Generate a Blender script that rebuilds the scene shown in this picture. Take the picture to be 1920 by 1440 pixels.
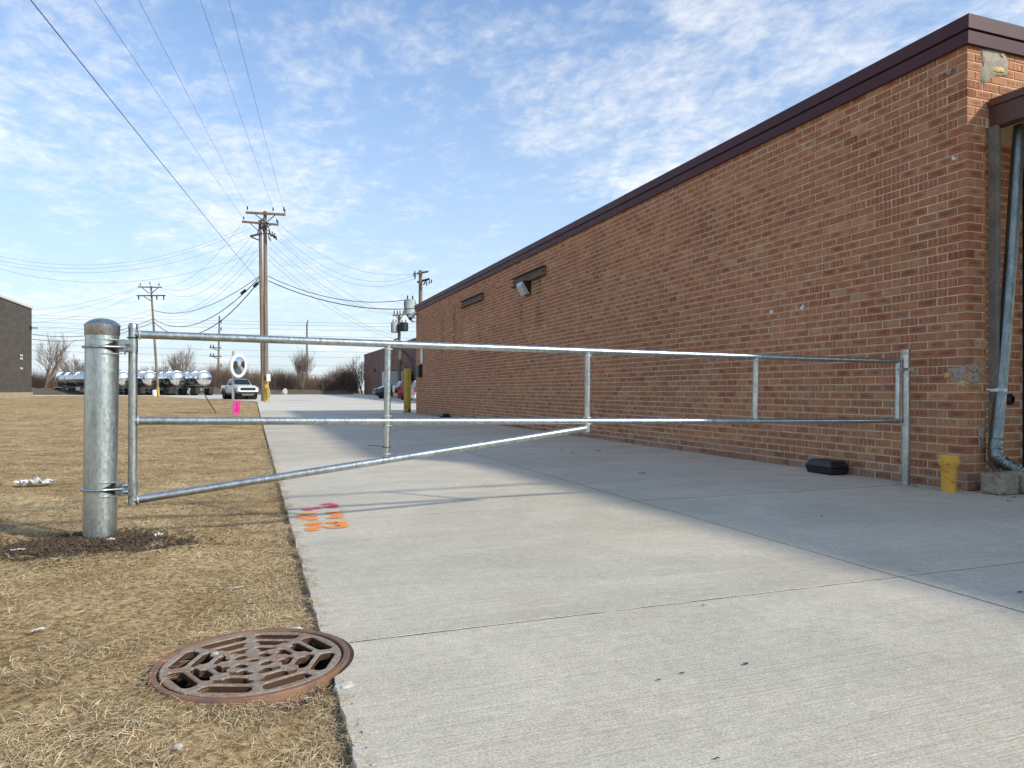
import bpy, bmesh, math, random
import numpy as np
from mathutils import Vector, Matrix, noise as mnoise

for o in list(bpy.data.objects):
    bpy.data.objects.remove(o)
scene = bpy.context.scene
R = math.radians
random.seed(7)

# ------------------------------------------------------------------ camera
CAM_H = 0.92
F_PX = 1331.0
YAW = R(20.0)
cam_d = bpy.data.cameras.new('camera')
cam = bpy.data.objects.new('camera', cam_d)
scene.collection.objects.link(cam)
cam.location = (0, 0, CAM_H)
cam.rotation_euler = (R(90), 0, -YAW)
cam_d.sensor_width = 36.0
cam_d.lens = F_PX / 1920 * 36.0
cam_d.shift_y = 12 / 1920
cam_d.clip_start = 0.05
cam_d.clip_end = 6000
scene.camera = cam

# ------------------------------------------------------------------ light
SUN = Vector((1.08, -1.20, 1.0)).normalized()       # towards the sun
SUN_EL = math.asin(SUN.z)
SUN_AZ = math.atan2(SUN.x, SUN.y)
world = bpy.data.worlds.new('World')
scene.world = world
world.use_nodes = True
wt = world.node_tree
wt.nodes.clear()
def WN(t, **kw):
    n = wt.nodes.new(t)
    for k, v in kw.items():
        if k in n.inputs: n.inputs[k].default_value = v
        else: setattr(n, k, v)
    return n
def WL(a, b): wt.links.new(a, b)
def WM(op, a, b=None, clamp=False):
    n = wt.nodes.new('ShaderNodeMath'); n.operation = op; n.use_clamp = clamp
    for i, v in enumerate((a, b)):
        if v is None: continue
        if isinstance(v, (int, float)): n.inputs[i].default_value = v
        else: WL(v, n.inputs[i])
    return n.outputs[0]
sky = WN('ShaderNodeTexSky', sky_type='NISHITA', sun_disc=False, sun_elevation=SUN_EL,
         sun_rotation=SUN_AZ, altitude=200.0, air_density=1.0, dust_density=0.9, ozone_density=1.3)
tc = WN('ShaderNodeTexCoord')
sep = WN('ShaderNodeSeparateXYZ'); WL(tc.outputs['Generated'], sep.inputs[0])
zc = WM('MAXIMUM', sep.outputs[2], 0.0)
den = WM('ADD', zc, 0.10)
comb = WN('ShaderNodeCombineXYZ')
WL(WM('DIVIDE', sep.outputs[0], den), comb.inputs[0])
WL(WM('DIVIDE', sep.outputs[1], den), comb.inputs[1])
n_big = WN('ShaderNodeTexNoise', Scale=0.9, Detail=4.0, Roughness=0.5, Distortion=0.5)
n_med = WN('ShaderNodeTexNoise', Scale=6.5, Detail=7.0, Roughness=0.62, Distortion=0.2)
n_fin = WN('ShaderNodeTexNoise', Scale=24.0, Detail=5.0, Roughness=0.6, Distortion=0.4)
mp = WN('ShaderNodeMapping'); mp.inputs['Location'].default_value = (1.7, 4.1, 0.3)
mp.inputs['Rotation'].default_value = (0, 0, R(25)); mp.inputs['Scale'].default_value = (1.0, 0.8, 1.0)
WL(comb.outputs[0], mp.inputs[0])
for n in (n_big, n_med, n_fin): WL(mp.outputs[0], n.inputs['Vector'])
cl = WM('ADD', WM('MULTIPLY', n_big.outputs[0], 0.85), WM('ADD', WM('MULTIPLY', n_med.outputs[0], 0.62), WM('MULTIPLY', n_fin.outputs[0], 0.34)))
mask = WN('ShaderNodeMapRange', interpolation_type='SMOOTHSTEP')
WL(cl, mask.inputs['Value'])
mask.inputs['From Min'].default_value = 0.80
mask.inputs['From Max'].default_value = 1.30
mask.inputs['To Max'].default_value = 0.86
# thin milky veil gathers towards the horizon, broken cloud lies over it
veil = WM('MULTIPLY', WM('POWER', WM('SUBTRACT', 1.0, zc), 2.5), 0.98)
deep = WN('ShaderNodeMix', data_type='RGBA', blend_type='MULTIPLY')
deep.inputs['Factor'].default_value = 1.0
deep.inputs['B'].default_value = (0.58, 0.88, 1.15, 1)
WL(sky.outputs[0], deep.inputs['A'])
mixv = WN('ShaderNodeMix', data_type='RGBA')
WL(veil, mixv.inputs['Factor'])
WL(deep.outputs['Result'], mixv.inputs['A'])
mixv.inputs['B'].default_value = (3.75, 4.2, 4.45, 1)
mixc = WN('ShaderNodeMix', data_type='RGBA')
WL(mask.outputs[0], mixc.inputs['Factor'])
WL(mixv.outputs['Result'], mixc.inputs['A'])
mixc.inputs['B'].default_value = (5.6, 5.55, 5.35, 1)
bg = WN('ShaderNodeBackground', Strength=0.10)
WL(mixc.outputs['Result'], bg.inputs['Color'])
wo = WN('ShaderNodeOutputWorld')
WL(bg.outputs[0], wo.inputs[0])

sun_d = bpy.data.lights.new('sun', 'SUN')
sun_d.energy = 2.0
sun_d.angle = R(2.8)
sun_d.color = (1.0, 0.93, 0.79)
sun = bpy.data.objects.new('sun', sun_d)
scene.collection.objects.link(sun)
sun.location = (20, -25, 30)
sun.rotation_euler = SUN.to_track_quat('Z', 'Y').to_euler()

vs = scene.view_settings
vs.view_transform = 'Standard'
vs.look = 'None'
vs.gamma = 1.0
vs.use_curve_mapping = False
vs.exposure = 1.05

# ------------------------------------------------------------------ helpers
C = scene.collection
def at(px, py, Z):
    """point that stands Z metres down the lens axis at a place in the 1920 x 1440 photograph"""
    xc = (px - 960) / F_PX * Z
    return Vector((xc * math.cos(YAW) + Z * math.sin(YAW), Z * math.cos(YAW) - xc * math.sin(YAW),
                   CAM_H + (732 - py) / F_PX * Z))
def lotz(y): return max(0.0, 0.0035 * (y - 45))

def empty(name, label=None, cat=None, loc=(0, 0, 0), rz=0, group=None, kind=None):
    o = bpy.data.objects.new(name, None)
    o.empty_display_size = 0.2
    C.objects.link(o)
    o.location = loc
    o.rotation_euler = (0, 0, rz)
    tag(o, label, cat, group, kind)
    return o
def tag(o, label=None, cat=None, group=None, kind=None):
    if label: o['label'] = label
    if cat: o['category'] = cat
    if group: o['group'] = group
    if kind: o['kind'] = kind
    return o
def copy_tree(o, parent=None):
    c = o.copy(); C.objects.link(c); c.parent = parent
    for ch in o.children: copy_tree(ch, c)
    return c

class MB:
    """collects simple shapes into one mesh"""
    def __init__(s): s.v = []; s.f = []
    def quad(s, a, b, c, d):
        i = len(s.v); s.v += [tuple(a), tuple(b), tuple(c), tuple(d)]; s.f.append((i, i+1, i+2, i+3)); return s
    def poly(s, pts):
        i = len(s.v); s.v += [tuple(p) for p in pts]; s.f.append(tuple(range(i, i+len(pts)))); return s
    def box(s, x0, x1, y0, y1, z0, z1):
        i = len(s.v)
        s.v += [(x0,y0,z0),(x1,y0,z0),(x1,y1,z0),(x0,y1,z0),(x0,y0,z1),(x1,y0,z1),(x1,y1,z1),(x0,y1,z1)]
        s.f += [(i,i+3,i+2,i+1),(i+4,i+5,i+6,i+7),(i,i+1,i+5,i+4),(i+1,i+2,i+6,i+5),(i+2,i+3,i+7,i+6),(i+3,i,i+4,i+7)]
        return s
    def obox(s, c, ux, uy, uz, hx, hy, hz):
        i = len(s.v); c = Vector(c)
        for dz in (-1, 1):
            for dx, dy in ((-1,-1),(1,-1),(1,1),(-1,1)):
                s.v.append(tuple(c + ux*hx*dx + uy*hy*dy + uz*hz*dz))
        s.f += [(i,i+3,i+2,i+1),(i+4,i+5,i+6,i+7),(i,i+1,i+5,i+4),(i+1,i+2,i+6,i+5),(i+2,i+3,i+7,i+6),(i+3,i,i+4,i+7)]
        return s
    def bar(s, a, b, w, h):
        """box beam from a to b, w wide and h deep"""
        a = Vector(a); b = Vector(b); d = (b-a).normalized()
        up = Vector((0,0,1)) if abs(d.z) < 0.95 else Vector((0,1,0))
        sx = d.cross(up).normalized(); sy = sx.cross(d)
        return s.obox((a+b)/2, d, sx, sy, (b-a).length/2, w/2, h/2)
    def tube(s, pts, rad, n=10, caps=True):
        pts = [Vector(p) for p in pts]
        if not isinstance(rad, (list, tuple)): rad = [rad]*len(pts)
        i0 = len(s.v); ref = None
        for k, p in enumerate(pts):
            d = (pts[min(k+1, len(pts)-1)] - pts[max(k-1, 0)]).normalized()
            if ref is None:
                ref = Vector((0,0,1)) if abs(d.z) < 0.9 else Vector((1,0,0))
            u = d.cross(ref)
            if u.length < 1e-6: u = d.cross(Vector((0.3,1,0.2)))
            u.normalize(); w = u.cross(d); ref = w
            for j in range(n):
                t = 2*math.pi*j/n
                s.v.append(tuple(p + (u*math.cos(t) + w*math.sin(t))*rad[k]))
        for k in range(len(pts)-1):
            for j in range(n):
                a = i0+k*n+j; b = i0+k*n+(j+1)%n
                s.f.append((a, b, b+n, a+n))
        if caps:
            s.f.append(tuple(i0+j for j in reversed(range(n))))
            s.f.append(tuple(i0+(len(pts)-1)*n+j for j in range(n)))
        return s
    def lathe(s, prof, n=24, o=(0,0,0), ax='Z', close=False):
        """prof: (radius, height) pairs"""
        i0 = len(s.v); o = Vector(o)
        for r, h in prof:
            for j in range(n):
                t = 2*math.pi*j/n
                x, y = r*math.cos(t), r*math.sin(t)
                p = Vector((x, y, h)) if ax == 'Z' else (Vector((h, x, y)) if ax == 'X' else Vector((y, h, x)))
                s.v.append(tuple(o+p))
        m = len(prof)
        for k in range(m if close else m-1):
            for j in range(n):
                a = i0+k*n+j; b = i0+k*n+(j+1)%n
                k2 = (k+1) % m
                c = i0+k2*n+(j+1)%n; d = i0+k2*n+j
                s.f.append((a, b, c, d))
        if not close:
            s.f.append(tuple(i0+j for j in reversed(range(n))))
            s.f.append(tuple(i0+(m-1)*n+j for j in range(n)))
        return s
    def prism(s, poly, z0, z1):
        """polygon in xy, extruded in z"""
        i = len(s.v); n = len(poly)
        s.v += [(x, y, z0) for x, y in poly] + [(x, y, z1) for x, y in poly]
        s.f.append(tuple(i+j for j in reversed(range(n)))); s.f.append(tuple(i+n+j for j in range(n)))
        for j in range(n):
            k = (j+1) % n
            s.f.append((i+j, i+k, i+n+k, i+n+j))
        return s
    def xf(s, m):
        s.v = [tuple(m @ Vector(p)) for p in s.v]; return s
    def jitter(s, a, seed=0):
        r = random.Random(seed)
        s.v = [(x+r.uniform(-a,a), y+r.uniform(-a,a), z+r.uniform(-a,a)) for x, y, z in s.v]; return s
    def build(s, name, mat=None, parent=None, smooth=None, world=False, bevel=0, seg=2, loc=None):
        vv = s.v
        if world and parent is not None:
            q = Vector(parent.location); vv = [tuple(Vector(p)-q) for p in vv]
        if world and parent is None and loc is not None:
            q = Vector(loc); vv = [tuple(Vector(p)-q) for p in vv]
        me = bpy.data.meshes.new(name)
        me.from_pydata(vv, [], s.f)
        if bevel or True:
            bm = bmesh.new(); bm.from_mesh(me)
            bmesh.ops.recalc_face_normals(bm, faces=bm.faces)
            if bevel:
                bmesh.ops.remove_doubles(bm, verts=bm.verts, dist=1e-5)
                bmesh.ops.bevel(bm, geom=[e for e in bm.edges if len(e.link_faces)==2 and e.calc_face_angle(0) > 0.5],
                                offset=bevel, segments=seg, affect='EDGES', profile=0.6)
            bm.to_mesh(me); bm.free()
        if smooth is not None:
            for p in me.polygons: p.use_smooth = True
            if smooth < 170: me.set_sharp_from_angle(angle=R(smooth))
        o = bpy.data.objects.new(name, me)
        C.objects.link(o)
        if mat: me.materials.append(mat)
        o.parent = parent
        if loc is not None: o.location = loc
        return o

# ------------------------------------------------------------------ materials
class NT:
    def __init__(s, name):
        s.m = bpy.data.materials.new(name); s.m.use_nodes = True
        s.t = s.m.node_tree; s.b = s.t.nodes['Principled BSDF']
    def n(s, t, **kw):
        n = s.t.nodes.new(t)
        for k, v in kw.items():
            if k in n.inputs:
                if hasattr(v, 'is_output') or isinstance(v, bpy.types.NodeSocket): s.t.links.new(v, n.inputs[k])
                else: n.inputs[k].default_value = v
            else: setattr(n, k, v)
        return n
    def l(s, a, b): s.t.links.new(a, b)
    def math(s, op, a, b=None, c=None, clamp=False):
        n = s.t.nodes.new('ShaderNodeMath'); n.operation = op; n.use_clamp = clamp
        for i, v in enumerate((a, b, c)):
            if v is None: continue
            if isinstance(v, (int, float)): n.inputs[i].default_value = v
            else: s.l(v, n.inputs[i])
        return n.outputs[0]
    def mix(s, f, a, b, mode='MIX'):
        n = s.t.nodes.new('ShaderNodeMix'); n.data_type = 'RGBA'; n.blend_type = mode
        for k, v in (('Factor', f), ('A', a), ('B', b)):
            i = n.inputs[0] if k == 'Factor' else [x for x in n.inputs if x.name == k and x.type == 'RGBA'][0]
            if isinstance(v, (int, float)): i.default_value = v
            elif isinstance(v, tuple): i.default_value = (*v, 1) if len(v) == 3 else v
            else: s.l(v, i)
        return [x for x in n.outputs if x.type == 'RGBA'][0]
    def ramp(s, v, lo, hi, a=0.0, b=1.0):
        n = s.t.nodes.new('ShaderNodeMapRange'); n.interpolation_type = 'SMOOTHSTEP'
        s.l(v, n.inputs['Value'])
        for k, x in (('From Min', lo), ('From Max', hi), ('To Min', a), ('To Max', b)): n.inputs[k].default_value = x
        return n.outputs[0]
    def obj(s, scale=(1,1,1), rot=(0,0,0), src='Object'):
        t = s.n('ShaderNodeTexCoord'); m = s.n('ShaderNodeMapping')
        m.inputs['Scale'].default_value = scale; m.inputs['Rotation'].default_value = rot
        s.l(t.outputs[src], m.inputs[0]); return m.outputs[0]
    def geo(s, scale=(1,1,1)):
        t = s.n('ShaderNodeNewGeometry'); m = s.n('ShaderNodeMapping')
        m.inputs['Scale'].default_value = scale
        s.l(t.outputs['Position'], m.inputs[0]); return m.outputs[0]
    def noise(s, vec, scale, detail=4.0, rough=0.55, dist=0.0):
        n = s.n('ShaderNodeTexNoise', Scale=scale, Detail=detail, Roughness=rough, Distortion=dist)
        s.l(vec, n.inputs['Vector']); return n.outputs[0]
    def bump(s, h, strength=0.3, dist=0.01):
        n = s.n('ShaderNodeBump', Strength=strength, Distance=dist)
        s.l(h, n.inputs['Height']); s.l(n.outputs[0], s.b.inputs['Normal']); return n
    def set(s, **kw):
        for k, v in kw.items():
            k = k.replace('_', ' ')
            i = s.b.inputs[k]
            if isinstance(v, (int, float)): i.default_value = v
            elif isinstance(v, tuple): i.default_value = (*v, 1) if len(v) == 3 else v
            else: s.l(v, i)
        return s

def plain(name, col, rough=0.6, metal=0.0, var=0.25, scale=3.0, bump=0.0, spec=0.5, dark=None, coat=0.0):
    m = NT(name)
    v = m.geo()
    f = m.noise(v, scale, 5.0, 0.6)
    f2 = m.noise(v, scale*9, 3.0, 0.6)
    f = m.math('ADD', m.math('MULTIPLY', f, 0.65), m.math('MULTIPLY', f2, 0.35))
    f = m.ramp(f, 0.3, 0.7)
    d = dark or tuple(c*(1-var) for c in col)
    l = tuple(min(1, c*(1+var*0.6)) for c in col)
    m.set(Base_Color=m.mix(f, d, l), Roughness=rough, Metallic=metal, Specular_IOR_Level=spec, Coat_Weight=coat)
    if bump: m.bump(f2, bump, 0.005)
    return m.m

def galv(name, base=(0.50, 0.535, 0.525), rough=0.34, metal=1.0, streak=1.0):
    m = NT(name)
    v = m.obj((1, 1, 0.5))
    vor = m.n('ShaderNodeTexVoronoi', Scale=85.0); m.l(v, vor.inputs['Vector'])
    sp = m.n('ShaderNodeSeparateColor'); m.l(vor.outputs['Color'], sp.inputs[0])
    n1 = m.noise(v, 13.0, 6.0, 0.68, 0.9)
    n2 = m.noise(m.obj((16, 16, 0.8)), 2.0, 5.0, 0.62)
    f = m.math('ADD', m.math('MULTIPLY', sp.outputs[0], 0.12), m.math('ADD', m.math('MULTIPLY', n1, 0.55), m.math('MULTIPLY', n2, 0.38*streak)))
    f = m.ramp(f, 0.34, 0.74)
    col = m.mix(f, tuple(c*0.66 for c in base), tuple(min(1, c*1.22) for c in base))
    drip = m.ramp(m.noise(m.obj((30, 30, 1.6)), 1.0, 4.0, 0.6), 0.66, 0.74)
    col = m.mix(m.math('MULTIPLY', drip, 0.4*streak), col, tuple(c*0.5 for c in base))
    white = m.ramp(m.noise(v, 11.0, 7.0, 0.72, 2.2), 0.63, 0.72)
    col = m.mix(m.math('MULTIPLY', white, 0.5), col, (0.78, 0.80, 0.78))
    rgh = m.ramp(m.math('ADD', m.math('MULTIPLY', n1, 0.6), m.math('MULTIPLY', sp.outputs[1], 0.3)), 0.2, 0.7, rough+0.12, rough-0.06)
    m.set(Base_Color=col, Metallic=metal, Roughness=rgh)
    m.bump(n1, 0.06, 0.004)
    return m.m

def smear_material():
    m = NT('cement_smear')
    v = m.geo()
    n = m.noise(v, 26.0, 6.0, 0.72); n2 = m.noise(v, 90.0, 4.0, 0.6)
    m.set(Base_Color=m.mix(m.ramp(n2, 0.3, 0.7), (0.30, 0.255, 0.195), (0.48, 0.42, 0.34)), Roughness=0.92, Specular_IOR_Level=0.2, Alpha=m.ramp(n, 0.40, 0.50))
    m.bump(n2, 0.8, 0.006); return m.m
# --- brick: per brick colour and burn pattern come with the mesh
def brick_material():
    m = NT('brick_clay')
    ac = m.n('ShaderNodeAttribute', attribute_name='bcol')
    au = m.n('ShaderNodeAttribute', attribute_name='buv')
    s = m.n('ShaderNodeSeparateXYZ'); m.l(au.outputs['Vector'], s.inputs[0])
    g = m.geo()
    nw = m.noise(g, 55.0, 3.0, 0.6)
    nf = m.noise(g, 190.0, 3.0, 0.65)
    nb = m.noise(g, 11.0, 3.0, 0.6)
    wob = m.math('MULTIPLY', m.math('SUBTRACT', nw, 0.5), 0.55)
    u = m.math('ADD', s.outputs[0], m.math('MULTIPLY', wob, 0.06)); v = s.outputs[1]; pat = ac.outputs['Alpha']
    # long streak in the middle of the face
    du = m.math('DIVIDE', m.math('SUBTRACT', u, 0.5), 0.40); dv = m.math('DIVIDE', m.math('SUBTRACT', v, 0.5), 0.26)
    d1 = m.math('ADD', m.math('ADD', m.math('MULTIPLY', du, du), m.math('MULTIPLY', dv, dv)), m.math('MULTIPLY', wob, 4.2))
    streak = m.ramp(d1, 1.05, 0.45)
    # row of burnt spots
    fu = m.math('SUBTRACT', m.math('FRACT', m.math('MULTIPLY', u, 3.6)), 0.5)
    fu = m.math('MULTIPLY', fu, 1.0)
    vv = m.math('MULTIPLY', m.math('SUBTRACT', v, 0.5), 1.05)
    rr = m.math('SQRT', m.math('ADD', m.math('MULTIPLY', fu, fu), m.math('MULTIPLY', vv, vv)))
    rr = m.math('ADD', rr, m.math('MULTIPLY', wob, 0.30))
    spot = m.ramp(rr, 0.34, 0.20)
    ring = m.math('MULTIPLY', m.ramp(rr, 0.22, 0.29), m.ramp(rr, 0.42, 0.34))
    core = m.ramp(rr, 0.15, 0.06)
    ring = m.math('MAXIMUM', ring, core)
    # bars: spots drawn out in height
    bar = m.ramp(m.math('ADD', m.math('ABSOLUTE', fu), m.math('MULTIPLY', wob, 0.4)), 0.30, 0.18)
    def sel(lo, hi): return m.math('MULTIPLY', m.math('GREATER_THAN', pat, lo), m.math('LESS_THAN', pat, hi))
    mk = m.math('MULTIPLY', streak, sel(0.15, 0.35))
    for q, lo, hi in ((spot, 0.35, 0.55), (ring, 0.55, 0.75), (bar, 0.75, 0.95)):
        mk = m.math('ADD', mk, m.math('MULTIPLY', q, sel(lo, hi)))
    dark = m.mix(1.0, ac.outputs['Color'], (0.52, 0.34, 0.28), 'MULTIPLY')
    col = m.mix(m.math('MULTIPLY', mk, 0.52, clamp=True), ac.outputs['Color'], dark)
    tone = m.math('ADD', m.ramp(nf, 0.25, 0.75, 0.70, 1.26), m.math('MULTIPLY', m.math('SUBTRACT', nb, 0.5), 0.9))
    tt = m.n('ShaderNodeCombineXYZ')
    for i in range(3): m.l(tone, tt.inputs[i])
    col = m.mix(1.0, col, tt.outputs[0], 'MULTIPLY')
    lime = m.ramp(m.noise(g, 4.3, 6.0, 0.72, 0.8), 0.66, 0.80)
    col = m.mix(m.math('MULTIPLY', lime, 0.22), col, (0.52, 0.45, 0.37))
    m.set(Base_Color=col, Roughness=0.86, Specular_IOR_Level=0.25)
    m.bump(m.math('ADD', m.math('MULTIPLY', nf, 0.6), m.math('MULTIPLY', nw, 0.6)), 0.35, 0.004)
    return m.m
M = {}
M['smear'] = smear_material()
M['brick'] = brick_material()
M['mortar'] = plain('mortar', (0.66, 0.53, 0.375), 0.92, 0, 0.22, 6.0, 0.5, 0.2)
M['grey_mortar'] = plain('cement_patch', (0.37, 0.32, 0.25), 0.9, 0, 0.35, 14.0, 0.8, 0.2)
M['foam'] = plain('yellow_foam', (0.62, 0.46, 0.17), 0.85, 0, 0.2, 30.0, 0.5)
M['coping'] = plain('coping_paint', (0.074, 0.024, 0.030), 0.5, 0, 0.16, 0.8, 0.0, 0.30)
M['gutter'] = plain('gutter_paint', (0.105, 0.040, 0.026), 0.42, 0, 0.18, 3.0, 0.05)
M['galv'] = galv('galvanised_pipe')
M['galv_post'] = galv('galvanised_post', (0.47, 0.51, 0.50), 0.36, 1.0, 1.3)
M['galv_clean'] = galv('zinc_plate', (0.58, 0.61, 0.61), 0.30, 1.0, 0.5)
M['galv_dark'] = galv('weathered_zinc', (0.23, 0.265, 0.265), 0.40, 1.0, 1.2)
M['weld'] = plain('weld_silver', (0.62, 0.62, 0.60), 0.5, 0.7, 0.3, 40.0, 0.6)
M['black'] = plain('black_plastic', (0.012, 0.012, 0.014), 0.45, 0, 0.3, 8.0, 0.1)
M['rubber'] = plain('tyre_rubber', (0.018, 0.018, 0.018), 0.8, 0, 0.3, 8.0)
M['tread_wood'] = plain('weathered_wood', (0.20, 0.175, 0.15), 0.9, 0, 0.4, 5.0, 0.4)
M['steel_dark'] = plain('dark_steel', (0.05, 0.05, 0.05), 0.5, 0.6, 0.4, 5.0)
M['block'] = plain('old_concrete_block', (0.33, 0.29, 0.215), 0.95, 0, 0.45, 9.0, 0.9, 0.2)
M['white'] = plain('white_paint', (0.74, 0.74, 0.73), 0.45, 0, 0.06, 2.0)
M['rock'] = plain('pale_stone', (0.50, 0.48, 0.43), 0.9, 0, 0.35, 20.0, 0.6)
M['joint'] = plain('joint_grit', (0.045, 0.040, 0.034), 0.98, 0, 0.5, 35.0)
M['pit'] = plain('drain_silt_shade', (0.02, 0.014, 0.01), 0.95, 0, 0.4, 9.0)  # silt and shaft walls, the hole's shade painted into the near-black colour
M['soil'] = plain('dark_soil', (0.105, 0.075, 0.052), 0.98, 0, 0.6, 35.0, 1.0, 0.1)
M['leaf'] = plain('dead_leaf', (0.055, 0.035, 0.022), 0.9, 0, 0.5, 40.0, 0.3)
M['paper'] = plain('white_paper', (0.72, 0.71, 0.69), 0.8, 0, 0.1, 10.0)
M['pole'] = None
M['wire'] = plain('black_cable', (0.015, 0.015, 0.016), 0.6, 0, 0.2, 1.0)
M['wire_grey'] = plain('aluminium_wire', (0.20, 0.21, 0.22), 0.5, 0.2, 0.2, 1.0)
M['porcelain'] = plain('dark_porcelain', (0.03, 0.026, 0.028), 0.3, 0, 0.2, 4.0)
M['glass'] = plain('car_glass', (0.012, 0.016, 0.022), 0.06, 0, 0.1, 1.0, 0.0, 0.7)
M['chrome'] = plain('polished_steel', (0.74, 0.75, 0.76), 0.09, 1.0, 0.04, 0.8)
M['tank_chrome'] = plain('darkened_polished_steel', (0.46, 0.47, 0.48), 0.10, 1.0, 0.08, 0.8)  # darker base stands in for dark surroundings mirrored in the tanks
M['brushed'] = plain('brushed_steel', (0.80, 0.80, 0.80), 0.22, 1.0, 0.05, 1.5)
M['red_lamp'] = plain('red_lamp', (0.45, 0.012, 0.015), 0.2, 0, 0.2, 6.0)
M['lamp_clear'] = plain('lamp_glass', (0.40, 0.41, 0.41), 0.12, 0, 0.1, 8.0)
M['bark'] = plain('bark', (0.135, 0.105, 0.085), 0.95, 0, 0.35, 6.0, 0.5)
M['twig'] = plain('twig', (0.22, 0.165, 0.135), 0.95, 0, 0.3, 2.0)
M['brush'] = plain('thicket_stems', (0.150, 0.105, 0.078), 0.95, 0, 0.55, 0.7)
M['pink'] = plain('pink_board', (0.80, 0.045, 0.28), 0.6, 0, 0.06, 5.0)

def pole_wood():
    m = NT('pole_wood')
    n = m.noise(m.geo((26, 26, 0.7)), 1.0, 5.0, 0.65)
    n2 = m.noise(m.geo((3, 3, 0.5)), 1.0, 3.0, 0.6)
    f = m.ramp(m.math('ADD', m.math('MULTIPLY', n, 0.6), m.math('MULTIPLY', n2, 0.4)), 0.33, 0.68)
    m.set(Base_Color=m.mix(f, (0.125, 0.095, 0.072), (0.30, 0.235, 0.18)), Roughness=0.93, Specular_IOR_Level=0.2)
    m.bump(n, 0.5, 0.01); return m.m
M['pole'] = pole_wood()
def chipped(name, col, under, lo, hi, zfade=None, scale=9.0):
    """paint with chips of its own shape"""
    m = NT(name)
    n = m.noise(m.obj(), scale, 6.0, 0.7, 0.6)
    if zfade:
        sx = m.n('ShaderNodeSeparateXYZ'); m.l(m.obj(), sx.inputs[0])
        n = m.math('ADD', n, m.ramp(sx.outputs[2], zfade, 0.0, 0.0, 0.16))
    f = m.ramp(n, lo, hi)
    n2 = m.noise(m.obj(), 3.0, 4.0, 0.6)
    c = m.mix(m.ramp(n2, 0.3, 0.7), tuple(x*0.82 for x in col), col)
    m.set(Base_Color=m.mix(f, c, under), Roughness=0.6); m.bump(f, -0.3, 0.004); return m.m
M['yellow_new'] = chipped('yellow_cast_paint', (0.78, 0.43, 0.055), (0.30, 0.13, 0.03), 0.575, 0.62, None, 22.0)
M['yellow_old'] = chipped('yellow_bollard_paint', (0.50, 0.34, 0.035), (0.045, 0.025, 0.018), 0.64, 0.68, 0.75, 7.0)
M['pole_yellow'] = chipped('yellow_pole_paint', (0.55, 0.36, 0.05), (0.10, 0.06, 0.03), 0.55, 0.66, None, 5.0)
M['rust'] = chipped('rusty_cast_iron', (0.245, 0.120, 0.062), (0.150, 0.088, 0.060), 0.44, 0.62, None, 9.0)
M['dark_rust'] = chipped('dark_rusty_steel', (0.115, 0.058, 0.036), (0.075, 0.045, 0.034), 0.44, 0.62, None, 6.0)
def iron_top():
    m = NT('worn_cast_iron')
    v = m.obj()
    n = m.noise(v, 7.0, 6.0, 0.7, 0.4); n2 = m.noise(v, 60.0, 4.0, 0.6)
    c = m.mix(m.ramp(n, 0.36, 0.62), (0.335, 0.22, 0.145), (0.40, 0.335, 0.265))
    c = m.mix(m.ramp(n2, 0.35, 0.7), m.mix(1.0, c, (0.62, 0.58, 0.55), 'MULTIPLY'), c)
    m.set(Base_Color=c, Roughness=0.62, Metallic=0.12, Specular_IOR_Level=0.5); m.bump(n2, 0.35, 0.004); return m.m
M['iron_top'] = iron_top()

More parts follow.
